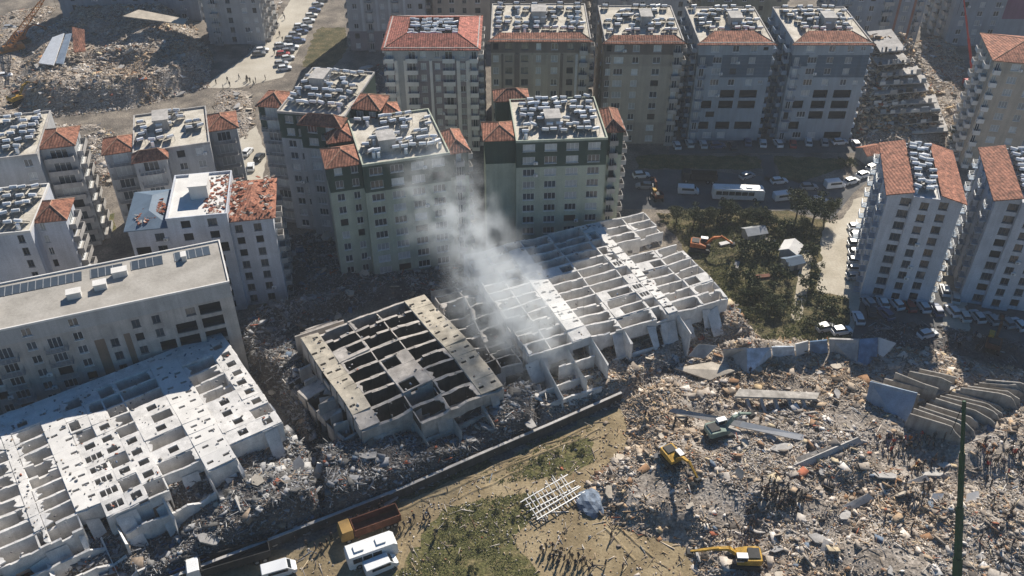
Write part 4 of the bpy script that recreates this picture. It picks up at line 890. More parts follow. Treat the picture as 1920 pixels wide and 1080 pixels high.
def chunks(pos, size, tilt=.6, jit=.15):
    n = len(pos); v = CUBE[None] * (1 + RG.uniform(-jit, jit, (n, 8, 3))) * size[:, None, :] * .5
    a = RG.uniform(0, 6.28, n); bx, by = RG.normal(0, tilt, n), RG.normal(0, tilt, n)
    def rot(v, i, j, t):
        c, s = np.cos(t)[:, None], np.sin(t)[:, None]; p, q = v[:, :, i].copy(), v[:, :, j].copy(); v[:, :, i] = p * c - q * s; v[:, :, j] = p * s + q * c
    rot(v, 1, 2, bx); rot(v, 0, 2, by); rot(v, 0, 1, a)
    v += pos[:, None, :]
    return v.reshape(-1, 3), (CF[None] + (np.arange(n) * 8)[:, None, None]).reshape(-1, 4)
NICE = {'field': 'thin litter of stones over the dirt field', 'west': 'scattered debris at the left of the rubble mound', 'verge': 'scattered debris on the verge below the top road', 'roadside': 'debris heap left of the top road', 'shade': 'debris in the shade left of the mauve block', 'main': 'wide field of broken concrete and dust on the right', 'mid': 'pale rubble below the right-hand toppled block', 'centre': 'grey rubble below the centre toppled block', 'left': 'rubble below the left toppled block', 'gap': 'shaded rubble between the slab and the centre block', 'yard': 'dark rubble in the yard before the sage block', 'mound': 'tall mound of rubble at the top left', 'tr': 'dark rubble round the pancaked block', 'alley': 'rubble in the alley beside the brown balconies', 'lot': 'scattered debris on the parking lot edge'}
SLABS = []
for z, p in ZP:
    lo, hi = p.min(0), p.max(0); st = 1.0
    X, Y = np.meshgrid(np.arange(lo[0], hi[0] + st, st), np.arange(lo[1], hi[1] + st, st)); sh_ = X.shape
    H_ = hz(X.ravel(), Y.ravel()); ins = pip(p, X.ravel(), Y.ravel())
    V = np.stack([X.ravel(), Y.ravel(), H_ + .02 - .3 * (~ins)], 1); idx = np.arange(len(V)).reshape(sh_)
    Fq = np.stack([idx[:-1, :-1], idx[:-1, 1:], idx[1:, 1:], idx[1:, :-1]], -1).reshape(-1, 4); Fq = Fq[ins[Fq].any(1)]
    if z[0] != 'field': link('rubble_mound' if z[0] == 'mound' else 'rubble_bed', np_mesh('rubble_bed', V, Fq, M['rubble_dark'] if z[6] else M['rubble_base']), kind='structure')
    area = abs(sum(p[i][0] * p[i - 1][1] - p[i - 1][0] * p[i][1] for i in range(len(p)))) / 2
    def scatter(n):
        q = RG.uniform(lo, hi, (int(n * (hi - lo).prod() / area), 2)); return q[pip(p, q[:, 0], q[:, 1])]
    vs, fs, off = [], [], 0
    big = 0.02 if z[0] == 'field' else 1
    for dens, s0, s1, fl in ((z[4] * 3.6, .08, .26, .6), (z[4] * .22 * min(1, big * 6), .25, .8, .45), (z[4] * .05 * big, .7, 1.9, .3), (z[4] * .4, 0, 0, 0)):
        q = scatter(dens * area); g = fbm(q[:, 0] * 1.7 + 40, q[:, 1] * 1.7 - 17); q = q[RG.random(len(q)) < np.clip((g - .18) * 1.9, .12, 1)]; n = len(q)
        if fl:
            s_ = s0 * (s1 / s0) ** RG.random(n); size = np.stack([s_ * RG.uniform(.8, 1.6, n), s_ * RG.uniform(.6, 1.1, n), s_ * RG.uniform(.2, .8, n) * (1 if fl > .5 else .7 if fl > .4 else .2)], 1)
        else: size = np.stack([RG.uniform(.6, 3.0, n), RG.uniform(.04, .15, n), RG.uniform(.04, .12, n)], 1)
        pos = np.column_stack([q, hz(q[:, 0], q[:, 1]) + size[:, 2] * .25 + .03])
        v, f_ = chunks(pos, size, .35 if fl else .25); vs.append(v); fs.append(f_ + off); off += len(v)
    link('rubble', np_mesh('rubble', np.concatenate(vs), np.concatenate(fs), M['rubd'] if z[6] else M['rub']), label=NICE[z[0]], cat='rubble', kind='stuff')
    if z[0] == 'field': continue
    q = scatter(area * (.017 if z[0] in ('main', 'mid') else .013 if z[0] in ('mound', 'west', 'yard', 'tr') else .02))
    for a in q: SLABS.append((z[0], a))
for pos, siz, rt0 in Fallen.debris:
    v, f_ = chunks(np.array(pos), np.array(siz), .3); b0_ = np.array(rt0.location); link('debris', np_mesh('debris', v - b0_, f_, M['rubd']), rt0, kind='stuff')
# larger slabs, each one a thing
_sm = []
for k in range(10):
    rr = random.Random(k); mb = MB(); n_ = rr.randint(5, 7); pts = []
    for i in range(n_):
        a = 6.283 * i / n_ + rr.uniform(-.25, .25); pts.append((math.cos(a) * rr.uniform(.75, 1.15) * (1.0 + .5 * (k % 3)), math.sin(a) * rr.uniform(.6, 1.0)))
    mb.prism(pts, -.14, .14); me = mb.mesh('concrete_slab', M['concrete'] if k % 3 else M['cream']); _sm.append(me)
rs = random.Random(9)
LB = {'field': 'slab lying on the dirt field', 'west': 'broken slab left of the rubble mound', 'verge': 'broken slab on the verge below the top road', 'roadside': 'broken slab in the heap left of the top road', 'shade': 'broken slab in the shade left of the mauve block', 'main': 'broken concrete slab lying tilted in the wide rubble field', 'mid': 'broken slab in the pale rubble below the right toppled block', 'centre': 'broken slab in the grey rubble below the centre block', 'left': 'broken slab in the rubble below the left toppled block', 'gap': 'broken slab in the shaded rubble left of the centre block', 'yard': 'broken slab in the dark yard before the sage block', 'mound': 'broken slab on the tall rubble mound at top left', 'tr': 'broken slab lying near the pancaked block', 'alley': 'broken slab in the alley beside brown balconies', 'lot': 'broken slab on the parking lot edge'}
for zn, a in SLABS:
    s_ = rs.uniform(.45, 1.35); h_ = float(hz(a[0], a[1])[0])
    mk = rs.randrange(10); lb = ('large ' if s_ > 1.05 else 'small ' if s_ < .7 else '') + ('cream ' if mk % 3 == 0 else 'grey ') + LB[zn]
    link('broken_concrete', _sm[mk], None, (a[0], a[1], h_ + .22 * s_), rot=(rs.gauss(0, .3), rs.gauss(0, .3), rs.uniform(0, 6.28)), scale=(s_, s_, s_ * rs.uniform(.6, 1)), label=lb, cat='rubble piece', group=lb.replace('broken slab', 'broken slabs').replace('concrete slab', 'concrete slabs'))
def bigslab(q, th, m, label, name='broken_concrete', cat='rubble piece'):
    vs = [P(x, y, z) for x, y, z in q]; c_ = sum(vs, Vector()) / 4; o = Vector((c_.x, c_.y, 0)); n = (vs[1] - vs[0]).cross(vs[3] - vs[0]).normalized(); n = n if n.z > 0 else -n
    t_ = [v - o for v in (vs[0], vs[1], vs[3], vs[2])]
    return MB().hexa([v - n * th for v in t_] + t_).obj(name, m, loc=o, label=label, cat=cat)
bigslab([(1252, 772, 3.4), (1385, 800, 3.4), (1398, 790, 3.9), (1262, 765, 3.9)], .5, M['concrete'], 'long pale beam casting a black shadow, upper left of two')
bigslab([(1385, 800, 3.4), (1505, 826, 3.0), (1512, 816, 3.4), (1392, 790, 3.9)], .5, M['lightc'], 'long broken pale beam casting a black shadow above the green machine')
bigslab([(1378, 743, 3.6), (1532, 748, 3.6), (1537, 736, 3.3), (1385, 729, 3.3)], .35, conc_tan, 'narrow raised floor slab resting on slanted columns')
for k in range(5):
    x = 1400 + k * 26; A, B = P(x, 748, 3.0), P(x + 14, 795, .3); MB().beam(A - Vector((A.x, A.y, 0)), B - Vector((A.x, A.y, 0)), .38).obj('concrete_column', M['concrete'], loc=(A.x, A.y, 0), label='slanted grey column under the raised floor slab', cat='column', group='slanted columns under the raised slab')
bigslab([(1480, 885, 2.2), (1570, 850, 2.8), (1560, 835, 3.6), (1478, 862, 3.0)], .4, conc_tan, 'tan slab tilted beside the dark trench')
bigslab([(1490, 895, 1.6), (1625, 838, 2.2), (1610, 820, 4.2), (1490, 872, 3.4)], .3, M['rib'], 'long grey wall slab lying along the dark trench')
bigslab([(1575, 968, 1.2), (1640, 935, 2.2), (1628, 925, 2.8), (1566, 955, 1.8)], .5, M['concrete'], 'grey beam with a broken brown end in the rubble field')
bigslab([(1645, 940, 1.6), (1745, 900, 2.2), (1735, 890, 2.8), (1640, 928, 2.2)], .5, M['concrete'], 'second grey beam in line with the brown-ended beam')
bigslab([(1265, 690, 1.6), (1330, 712, 1.6), (1378, 695, 2.6), (1335, 678, 2.2)], .3, M['cream'], 'large cream slab lying flat below the right toppled block')
bigslab([(1290, 668, 2.0), (1320, 672, 2.0), (1345, 648, 4.0), (1310, 645, 4.0)], .3, M['concrete'], 'grey slab propped up left of the bent blue wall')
bigslab([(1805, 965, 1.2), (1840, 960, 1.2), (1835, 920, 2.6), (1815, 925, 2.6)], .4, M['lightc'], 'white upright slab just right of the green mast')
bigslab([(1730, 970, .8), (1752, 975, .8), (1770, 925, 2.8), (1750, 925, 2.8)], .35, M['lightc'], 'white tilted slab just left of the green mast')
bigslab([(1640, 880, 1.0), (1700, 895, 1.0), (1710, 875, 1.8), (1660, 865, 1.8)], .35, conc_tan, 'tan slab among the rescuers in the rubble field')
bigslab([(600, 905, 1.2), (606, 870, 4.0), (594, 868, 4.4), (584, 902, 1.4)], .4, M['lightc'], 'white upright wall stump left of the centre block')
bigslab([(72, 118, 6), (100, 122, 6), (120, 62, 10.5), (98, 70, 10)], .3, M['tank'], 'bright white roof sheet on the rubble mound at top left')
bigslab([(104, 118, 6.2), (118, 120, 6.2), (134, 62, 10.6), (123, 64, 10.5)], .3, M['bluew'], 'pale blue roof sheet on the rubble mound beside the white one')
bigslab([(138, 98, 8), (160, 95, 8), (158, 55, 11), (135, 50, 11)], .3, M['tile'], 'red-brown roof piece on the rubble mound at top left')
bigslab([(230, 30, 10.5), (345, 45, 9), (352, 36, 9.2), (260, 18, 10.8)], .3, M['cream'], 'long cream slab along the crest of the rubble mound')

# ------------------------------------------------------------------ solar water heaters
def heater_parts():
    p = MB(); t = R(38); MX = Matrix.Translation((0, .55, .75)) @ Matrix.Rotation(-t, 4, 'X')
    p.box(-.98, -.04, -.95, .95, -.05, .05, 0, MX); p.box(.04, .98, -.95, .95, -.05, .05, 0, MX)
    for x in (-.9, .9): p.beam((x, -.35, 0), (x, -.25, 1.45), .04, 1); p.beam((x, 1.3, 0), (x, 1.3, .25), .04, 1)
    a = MB(); a.cyl((0, -.42, 1.5), (1, 0, 0), .33, 1.35, 0, 10)
    b_ = MB(); b_.cyl((.1, -1.05, .62), (0, 0, 1), .36, 1.2, 0, 10)
    return p.mesh('collector', [M['panel'], M['steel']]), a.mesh('water_tank', M['tank']), b_.mesh('storage_drum', M['tank'])
hp, ht, hd = heater_parts()
HEAT.sort(key=lambda q: (q[0] - camo.location).length)
ORD = ['first', 'second', 'third', 'fourth', 'fifth', 'sixth', 'seventh', 'eighth', 'ninth', 'tenth']
SHORT = {'smoke before': 'smoky sage block', 'street bus': 'sage block near the bus', 'brown balcony wing': 'grey-green block', 'loose orange': 'brown block', 'brown balconies on': 'left-edge tall block', 'red tiled corner': 'pale grey left block', 'beside the sandy': 'white tower by sandy lot', 'cut by': 'white tower at right edge', 'hipped': 'mauve block', 'beige apartment': 'beige block', 'beige-brown': 'beige-brown block', 'left of the pair': 'left blue-grey block', 'right of the pair': 'right blue-grey block'}
for k, (loc, yaw, lab, rn, hi_, hj_) in enumerate(HEAT[:300]):
    sn = next((v for q_, v in SHORT.items() if q_ in lab), 'block')
    lb = '%s heater from left, %s row from front, roof of %s' % (ORD[hi_], ORD[hj_], sn)
    e_ = empty('solar_water_heater', loc, yaw, label=lb, cat='water heater', group='solar heaters on the ' + sn)
    link('collector', hp, e_); link('water_tank', ht, e_)
    if rn < .2: link('storage_drum', hd, e_)
far = MB()
rest = HEAT[300:]
if rest:
    vs, fs, ms = [], [], []
    for loc, yaw, lab, rn, hi_, hj_ in rest:
        MX = Matrix.Translation(loc) @ Matrix.Rotation(yaw, 4, 'Z')
        for me, mi in ((hp, 0), (ht, 1)) + (((hd, 1),) if rn < .2 else ()):
            far.add([MX @ v.co for v in me.vertices], [tuple(p_.vertices) for p_ in me.polygons], mi)
    far.obj('solar_water_heaters', [M['panel'], M['tank']], label='rows of white-tanked solar heaters on the farthest roofs', cat='water heater', kind='stuff')
print('heaters', len(HEAT))

# ------------------------------------------------------------------ vehicles
def wheel_mesh(r, wd):
    mb = MB(); mb.cyl((0, 0, 0), (0, 1, 0), r, wd, 0, 14); mb.cyl((0, 0, 0), (0, 1, 0), r * .55, wd + .02, 1, 10); return mb.mesh('wheel', [M['rubber'], M['steel']])
W_CAR, W_BIG = wheel_mesh(.32, .22), wheel_mesh(.5, .32)
def loft(secs, m=0):
    """sections: (x, half width, z0, z1) joined along x"""
    mb = MB(); vs = []
    for x, hw, z0, z1 in secs: vs += [(x, -hw, z0), (x, hw, z0), (x, hw, z1), (x, -hw, z1)]
    fs = []
    for i in range(len(secs) - 1):
        a = 4 * i
        for k in range(4): fs.append((a + k, a + (k + 1) % 4, a + 4 + (k + 1) % 4, a + 4 + k))
    n = 4 * len(secs) - 4
    return mb.add(vs, [(3, 2, 1, 0), (n, n + 1, n + 2, n + 3)] + fs, m)
car_body = loft([(-2.1, .72, .35, .75), (-2.0, .84, .25, .92), (-1.3, .87, .22, .95), (.75, .87, .22, .95), (1.6, .84, .22, .84), (2.05, .76, .28, .68), (2.15, .62, .38, .58)])
car_body.add(*[(lambda q: (q.v, q.f))(loft([(-1.55, .60, 1.40, 1.46), (-1.2, .64, 1.42, 1.50), (.05, .64, 1.42, 1.50), (.30, .60, 1.40, 1.45)]))][0])
car_body = car_body.mesh('body', M['carp'])
car_glass = loft([(-1.95, .74, .94, .97), (-1.5, .66, .94, 1.42), (.2, .66, .94, 1.43), (1.0, .74, .93, .96)]).mesh('windows', M['carglass'])
van_body = loft([(-2.5, .9, .35, 1.9), (-2.4, .95, .3, 2.0), (1.2, .95, .3, 2.0), (1.7, .93, .3, 1.5), (2.1, .92, .3, 1.1), (2.5, .8, .35, .9)]).mesh('body', M['carp'])
vg = MB(); vg.box(-1.6, 1.25, -.965, .965, 1.2, 1.75); vg.add([(1.32, -.8, 1.88), (1.32, .8, 1.88), (1.78, .85, 1.45), (1.78, -.85, 1.45)], [(0, 3, 2, 1)]); van_glass = vg.mesh('windows', M['carglass'])
CARC = [(.75, .76, .77), (.62, .63, .64), (.40, .41, .43), (.30, .31, .33), (.05, .055, .06), (.10, .13, .22), (.35, .05, .05), (.68, .66, .62), (.16, .17, .19), (.7, .72, .74)]
CNAME = ['white', 'pale grey', 'silver', 'dark grey', 'black', 'navy blue', 'red', 'cream', 'charcoal', 'white']
def car(px, py, ang, ci, where, van=False, group=None, z=.02):
    p = P(px, py, 0); p.z = z
    nm = 'van' if van else 'car'
    e_ = empty('parked_' + nm, p, R(ang), label='%s %s %s' % (CNAME[ci], nm, where), cat=nm, group=group)
    bo = link('body', van_body if van else car_body, e_); bo.color = (*CARC[ci], 1); link('windows', van_glass if van else car_glass, e_)
    for sx in ((-1.35, 1.35) if not van else (-1.5, 1.6)):
        for sy in (-.82, .82): link('wheel', W_CAR, e_, (sx, sy, .32))
rc = random.Random(12)
_ORD = 'first second third fourth fifth sixth seventh eighth ninth tenth eleventh twelfth thirteenth fourteenth fifteenth sixteenth seventeenth eighteenth nineteenth'.split()
def ordinal(i):
    if i < 19: return _ORD[i]
    t, u = divmod(i + 1, 10); tens = ['', '', 'twent', 'thirt', 'fort'][t]
    return tens + 'ieth' if u == 0 else tens + 'y-' + _ORD[u - 1]
for i, (x, y) in enumerate([(604, 3), (596, 12), (590, 22), (584, 32), (579, 42), (563, 52), (574, 55), (566, 63), (553, 68), (546, 76), (561, 79), (527, 88), (548, 91), (540, 99), (531, 104), (540, 112), (528, 122), (534, 131), (492, 97), (486, 104)]):
    car(x, y, 15 + rc.uniform(-8, 8), rc.randrange(10), 'parked by the top road, %s counting down from the top edge' % ordinal(i), False, 'cars parked along the top road')
for i, x in enumerate([1268, 1292, 1318, 1345, 1372, 1402, 1430, 1458, 1486, 1515, 1545, 1574, 1602]):
    car(x, 272 + rc.uniform(-3, 5), rc.choice([90, 80, 10, 95]), rc.randrange(10), 'in shade below the blue-grey pair, %s from left' % ordinal(i), False, 'cars in the shade below the back row')
for i, (x, y) in enumerate([(1606, 430), (1609, 446), (1606, 461), (1608, 478), (1607, 493), (1606, 508), (1604, 522)]):
    car(x, y, rc.uniform(-12, 8), [0, 0, 2, 1, 0, 7, 2][i], 'beside the white tower, %s from the top of the column' % ordinal(i), False, 'cars parked along the white tower')
for i, (x, y, c_) in enumerate([(1627, 570, 2), (1653, 570, 0), (1679, 573, 0), (1703, 577, 6), (1729, 578, 0), (1755, 585, 5), (1784, 586, 0), (1805, 595, 7), (1831, 597, 1), (1857, 601, 2), (1884, 607, 3), (1908, 612, 0)]):
    car(x, y, 95 + rc.uniform(-8, 8), c_, 'in the row before the white towers, %s from left' % ordinal(i), False, 'cars parked before the white towers')
for x, y, a, c_, wh, v in [(1633, 588, 80, 4, 'behind the first row car at the parking lot', 0), (1659, 592, 110, 5, 'slanted across the parking lot shade', 0), (1608, 600, 88, 0, 'on the sunny strip at the lot entrance', 0), (1548, 618, 15, 2, 'half buried beside the bent blue wall, left of two', 0), (1577, 624, 12, 0, 'half buried beside the bent blue wall, right of two', 0), (1738, 630, 20, 0, 'turned sideways in the lot shade near debris', 0),
                           (1770, 548, 80, 0, 'in the sandy lane between the towers', 0), (1790, 562, 70, 7, 'lower in the sandy lane between the towers', 0), (1202, 332, 8, 0, 'on the smoky street near the sage block', 0), (1208, 352, 175, 3, 'nearer on the smoky street beside the sage block', 0), (1400, 333, 30, 2, 'stopped behind the long bus', 0), (1460, 343, 10, 0, 'on the street right of the footpath', 0), (1516, 354, 5, 3, 'at the street corner left of the minivan', 0),
                           (1564, 351, 10, 0, 'standing at the street corner in the shade', 1), (1596, 343, 25, 1, 'first in the sunny queue at the corner', 0), (1619, 331, 30, 0, 'second in the sunny queue at the corner', 0), (1636, 317, 35, 2, 'third in the sunny queue at the corner', 0), (1468, 374, 12, 9, 'parked right of the long bus', 1), (1536, 380, -15, 2, 'in the shade beside the dark trees', 0), (1290, 362, -6, 0, 'parked left of the long bus', 1),
                           (465, 288, 80, 0, 'uppermost in the side street by the grey-green block', 0), (471, 316, 100, 0, 'lower in the side street by the grey-green block', 0), (487, 298, 80, 4, 'right in the side street by the grey-green block', 0), (1745, 112, 95, 0, 'alone on the lane behind the pancaked block', 0), (10, 145, 20, 0, 'at the left edge beside the rubble mound', 0), (20, 55, 10, 3, 'near the orange boom at the top left', 0), (715, 1066, 27, 0, 'at the bottom beside the white bus', 1), (525, 1075, 20, 0, 'at the bottom edge left of the white bus', 1)]:
    car(x, y, a, c_, wh, bool(v))
def bus(px, py, ang, L_, label, roofc):
    e_ = empty('bus', P(px, py, 0), R(ang), label=label, cat='bus'); h = L_ / 2
    loft([(-h, 1.15, .5, 2.8), (-h + .2, 1.25, .4, 3.1), (h - .5, 1.25, .4, 3.1), (h, 1.2, .45, 2.6)]).obj('body', roofc, e_)
    for sy in (-1, 1):
        n = int((L_ - 2) / 1.5)
        for k in range(n): MB().box(-h + .7 + k * 1.5, -h + 2.05 + k * 1.5, sy * 1.262 - .01, sy * 1.262 + .01, 1.55, 2.55).obj('window', M['carglass'], e_)
    MB().add([(h - .35, -1.1, 2.86), (h - .35, 1.1, 2.86), (h + .02, 1.12, 1.4), (h + .02, -1.12, 1.4)], [(0, 3, 2, 1), (0, 1, 2, 3)]).obj('windscreen', M['carglass'], e_)
    for k in (-.25, .2): MB().box(k * L_ - .7, k * L_ + .7, -.6, .6, 3.103, 3.35).obj('roof_unit', M['white'], e_)
    for sx in (-h * .6, h * .65):
        for sy in (-1.1, 1.1): link('wheel', W_BIG, e_, (sx, sy, .5))
bus(1382, 372, -4, 12, 'long white coach parked on the shaded street', M['white'])
bus(698, 1045, 24, 7.5, 'small white bus parked on the dirt at the bottom', M['white'])
def truck(px, py, ang, label, bedm, cabm, L_=8.0):
    e_ = empty('dump_truck', P(px, py, 0), R(ang), label=label, cat='truck'); h = L_ / 2
    MB().box(-h, h, -.5, .5, .6, .95).obj('chassis', M['machine_dark'], e_)
    bd = MB(); bl = h - 2.1
    bd.box(-h, bl, -1.25, 1.25, 1.0, 1.15)
    for y0, y1 in ((-1.25, -1.15), (1.15, 1.25)): bd.box(-h, bl, y0, y1, 1.152, 2.5)
    bd.box(-h, -h + .1, -1.148, 1.148, 1.152, 2.4); bd.box(bl - .1, bl, -1.148, 1.148, 1.152, 2.8)
    for k in range(6): 
        for sy in (-1.3, 1.3): bd.box(-h + .4 + k * (bl + h - .8) / 5, -h + .52 + k * (bl + h - .8) / 5, sy - .045, sy + .045, 1.0, 2.5)
    bd.obj('tipper_bed', bedm, e_)
    loft([(h - 1.95, 1.2, .9, 2.7), (h - 1.8, 1.22, .8, 2.85), (h - .3, 1.22, .8, 2.8), (h, 1.15, .85, 1.9)]).obj('cab', cabm, e_)
    MB().add([(h - .28, -1.0, 2.7), (h - .28, 1.0, 2.7), (h + .01, 1.05, 1.85), (h + .01, -1.05, 1.85)], [(0, 3, 2, 1), (0, 1, 2, 3)]).obj('windscreen', M['carglass'], e_)
    for sx in (-h + 1, -h + 2.2, h - 1.1):
        for sy in (-1.05, 1.05): link('wheel', W_BIG, e_, (sx, sy, .5))
truck(694, 993, 205, 'tan dump truck with empty rust-brown bed beside the white bus', M['rust'], mat('truck_tan', (.36, .22, .07), .6, .3), 9.5)
truck(432, 1062, 201, 'long dump truck with black bed along the retaining wall', M['machine_dark'], M['white'], 12)
truck(1310, 340, 175, 'dark lorry in the shade behind the white van', M['machine_dark'], M['machine_dark'], 8.5)
def excavator(px, py, ang, label, m, cabm=None, sc=1.0, pose=((1.2, 1.9), (4.6, 4.4), (7.0, 3.0), (7.2, .7)), z=None):
    p = P(px, py, 0); p.z = float(hz(p.x, p.y)[0]) if z is None else z
    e_ = empty('excavator', p, R(ang), label=label, cat='excavator'); e_.scale = (sc,) * 3
    for sy in (-1.15, 1.15):
        mb = MB(); prof = [(-2.0, 0), (2.0, 0), (2.35, .35), (2.35, .6), (2.0, .95), (-2.0, .95), (-2.35, .6), (-2.35, .35)]; n = len(prof)
        mb.add([(x, sy + s_, zz) for s_ in (-.3, .3) for x, zz in prof], [tuple(range(n - 1, -1, -1)), tuple(range(n, 2 * n))] + [(i, (i + 1) % n, (i + 1) % n + n, i + n) for i in range(n)]); mb.obj('track', M['machine_dark'], e_)
    MB().cyl((0, 0, 1.05), (0, 0, 1), .8, .3).obj('turntable', M['machine_dark'], e_)
    loft([(-2.3, 1.1, 1.3, 2.2), (-2.0, 1.3, 1.2, 2.35), (-.2, 1.3, 1.2, 2.3), (1.3, 1.25, 1.2, 1.9)]).obj('house', m, e_)
    MB().box(-2.0, -.3, -.9, .9, 2.36, 2.5).obj('engine_cover', M['machine_dark'], e_)
    c_ = MB().box(-.1, 1.5, .35, 1.28, 1.95, 2.95).obj('cab', cabm or M['white'], e_); MB().box(-.02, 1.53, .32, 1.31, 2.1, 2.75).obj('cab_window', M['carglass'], c_)
    (a, b_, c2, d) = pose
    q = [Vector((x, -.15, zz)) for x, zz in pose]
    mid = (q[0] + q[1]) / 2 + Vector((-.2, 0, .7))
    mb = MB(); mb.beam(q[0], mid, .34, r2=.38); mb.beam(mid, q[1], .38, r2=.26); mb.obj('boom', m, e_)
    MB().beam(q[1] + Vector((-.4, 0, .2)), q[2], .28, r2=.2).obj('stick', m, e_)
    mb = MB(); mb.prism([(0, 0), (.95, .15), (1.0, -.6), (.35, -1.0), (-.1, -.6)], -.5, .5)
    mb.v = [(q[2].x + x - .4, q[2].y + zz, q[2].z + y) for x, y, zz in mb.v]; mb.obj('bucket', M['machine_dark'], e_)
    MB().beam((.9, -.15, 1.5), mid + Vector((0, 0, -.3)), .1, n=6).obj('ram', M['steel'], e_)
excavator(1256, 893, -62, 'yellow excavator reaching down into the rubble field', M['yellow'], sc=.9)
excavator(1392, 1064, 178, 'yellow excavator at the bottom edge with boom stretched left', M['yellow'], sc=1.0, pose=((1.2, 1.9), (4.4, 3.0), (8.0, 2.2), (8.2, .7)))
excavator(1312, 468, -14, 'orange-red excavator in the garden with a white top', M['orange'], M['white'], .95)
excavator(1858, 655, 60, 'brown excavator in the shade near the parked cars', M['rust'], M['yellow'], 1.0)
excavator(1342, 838, 20, 'pale green tracked machine in the dark trench', mat('machine_pale_green', (.20, .26, .22), .7, .4), None, 1.0, pose=((1.2, 1.9), (3.6, 4.0), (5.6, 3.4), (5.8, 1.7)))
excavator(42, 82, 40, 'orange excavator at the top left beside the rubble mound', M['orange'], M['white'], 1.1)
excavator(35, 195, 60, 'yellow-brown excavator in the lower left of the rubble mound', M['yellow'], M['rust'], 1.0)
excavator(1232, 372, 100, 'small brown excavator standing behind the right toppled block', M['rust'], M['yellow'], .8)
def crane(base, tip, ztip, label, m, rad, truckyaw=0, zb=2.2, lattice=False):
    A = P(*base, 0); e_ = empty('crane', A, R(truckyaw), label=label, cat='crane')
    inv = Matrix.Rotation(-R(truckyaw), 4, 'Z'); T = inv @ (P(*tip, ztip) - A); B = Vector((0, 0, zb))
    loft([(-4, 1.2, .8, 1.5), (2.2, 1.25, .8, 1.6), (2.4, 1.25, .8, 2.6), (4.2, 1.2, .8, 2.5), (4.5, 1.1, .9, 1.7)]).obj('carrier', m, e_)
    loft([(-1.6, 1.0, 1.7, 2.6), (1.2, 1.0, 1.7, 2.9)]).obj('turret', m, e_)
    for k in range(4):
        a, b_ = B + (T - B) * (k / 4), B + (T - B) * ((k + 1) / 4 + (.02 if k < 3 else 0)); r_ = rad * (1 - .2 * k)
        if not lattice: MB().beam(a, b_, r_).obj('boom_section', m, e_)
        else:
            mb = MB(); d = (b_ - a).normalized(); qx = d.to_track_quat('Z', 'X'); cs = [qx @ Vector((sx * r_, sy * r_, 0)) for sx, sy in ((-1, -1), (1, -1), (1, 1), (-1, 1))]
            for c_ in cs: mb.beam(a + c_, b_ + c_, .12)
            for q in range(6):
                p0, p1 = a + (b_ - a) * (q / 6), a + (b_ - a) * ((q + 1) / 6)
                for z_ in range(4): mb.beam(p0 + cs[z_], p1 + cs[(z_ + 1) % 4], .08)
            mb.obj('boom_section', m, e_)
    mb = MB(); mb.beam(T, T + Vector((0, 0, -6)), .05); mb.obj('hoist_rope', M['machine_dark'], e_)
    for sx in (-3, -1.8, 2.8):
        for sy in (-1.05, 1.05): link('wheel', W_BIG, e_, (sx, sy, .5))
    return e_
crane((1780, 1170), (1808, 752), 34, 'dark green crane mast rising from the bottom right', M['greenp'], .62, 80, 3)
crane((1822, 172), (1806, -12), 26, 'red crane with long boom beside the beige block at right', M['red'], .5, 95)
crane((20, 100), (95, -20), 20, 'orange crane boom leaning across the top left corner', mat('crane_orange', (.45, .19, .05), .6, .3), .9, 40, lattice=True)

# twisted steel frame and crumpled blue tank in the field
c_ = P(1035, 940, 0); e_ = empty('twisted_steel_frame', c_, R(35), label='twisted pale steel roof frame lying at the edge of the rubble', cat='scrap metal'); rr = random.Random(2)
for k in range(11): MB().beam((-4.2 + k * .75, -2.6 + rr.uniform(-.4, .4), .3 + rr.random() * .5), (-3.6 + k * .75 + rr.uniform(-.4, .4), 2.4 + rr.uniform(-.6, .6), .8 + rr.random()), .09).obj('bar', M['lightc'], e_)
for k in range(5): MB().beam((-4.6, -2.2 + k * 1.1, .6 + rr.random() * .5), (5.0, -2.4 + k * 1.1 + rr.uniform(-.5, .5), .6 + rr.random() * .5), .11).obj('bar', M['steel'], e_)
c_ = P(1106, 945, 0); bm = bmesh.new(); bmesh.ops.create_icosphere(bm, subdivisions=3, radius=1)
for v in bm.verts:
    k = 1 + .28 * noise.noise(v.co * 2.2) + .12 * noise.noise(v.co * 6); v.co = Vector((v.co.x * 2.2 * k, v.co.y * 2.8 * k, max(-.2, v.co.z) * 1.3 * k))
me = bpy.data.meshes.new('crumpled_tank'); bm.to_mesh(me); bm.free(); me.materials.append(mat('dented_blue_steel', (.15, .19, .25), .7, .4, 1.5)); link('crumpled_tank', me, None, c_, R(20), label='crumpled blue-grey steel tank beside the twisted frame', cat='scrap metal')

# huts and tents in the garden
def hut(px, py, ang, sx, sy, h, rm, wmt, label, name='shed'):
    e_ = empty(name, P(px, py, 0), R(ang), label=label, cat='shed'); b0 = MB(); b0.box(-sx, sx, -sy, sy, 0, h); b0.add([(-sx, -sy + .01, h), (-sx, sy - .01, h), (-sx, 0, h + sy * .5), (sx, -sy + .01, h), (sx, sy - .01, h), (sx, 0, h + sy * .5)], [(0, 2, 1), (3, 4, 5)]); b0.obj('wall', wmt, e_)
    for sg in (-1, 1):
        q = [(-sx - .3, sg * (sy + .3), h - .15), (sx + .3, sg * (sy + .3), h - .15), (-sx - .3, 0, h + sy * .5 + .02), (sx + .3, 0, h + sy * .5 + .02)]
        MB().hexa(q + [(x, y, z + .1) for x, y, z in q]).obj('roof', rm, e_)
    MB().box(-.45, .45, -sy - .03, -sy - .002, 0, min(2, h - .1)).obj('door', M['framed'], e_)
hut(1480, 478, 60, 2.0, 1.8, 2.0, M['lightc'], M['concrete'], 'small white pitched tent-like shed beside the garden path')
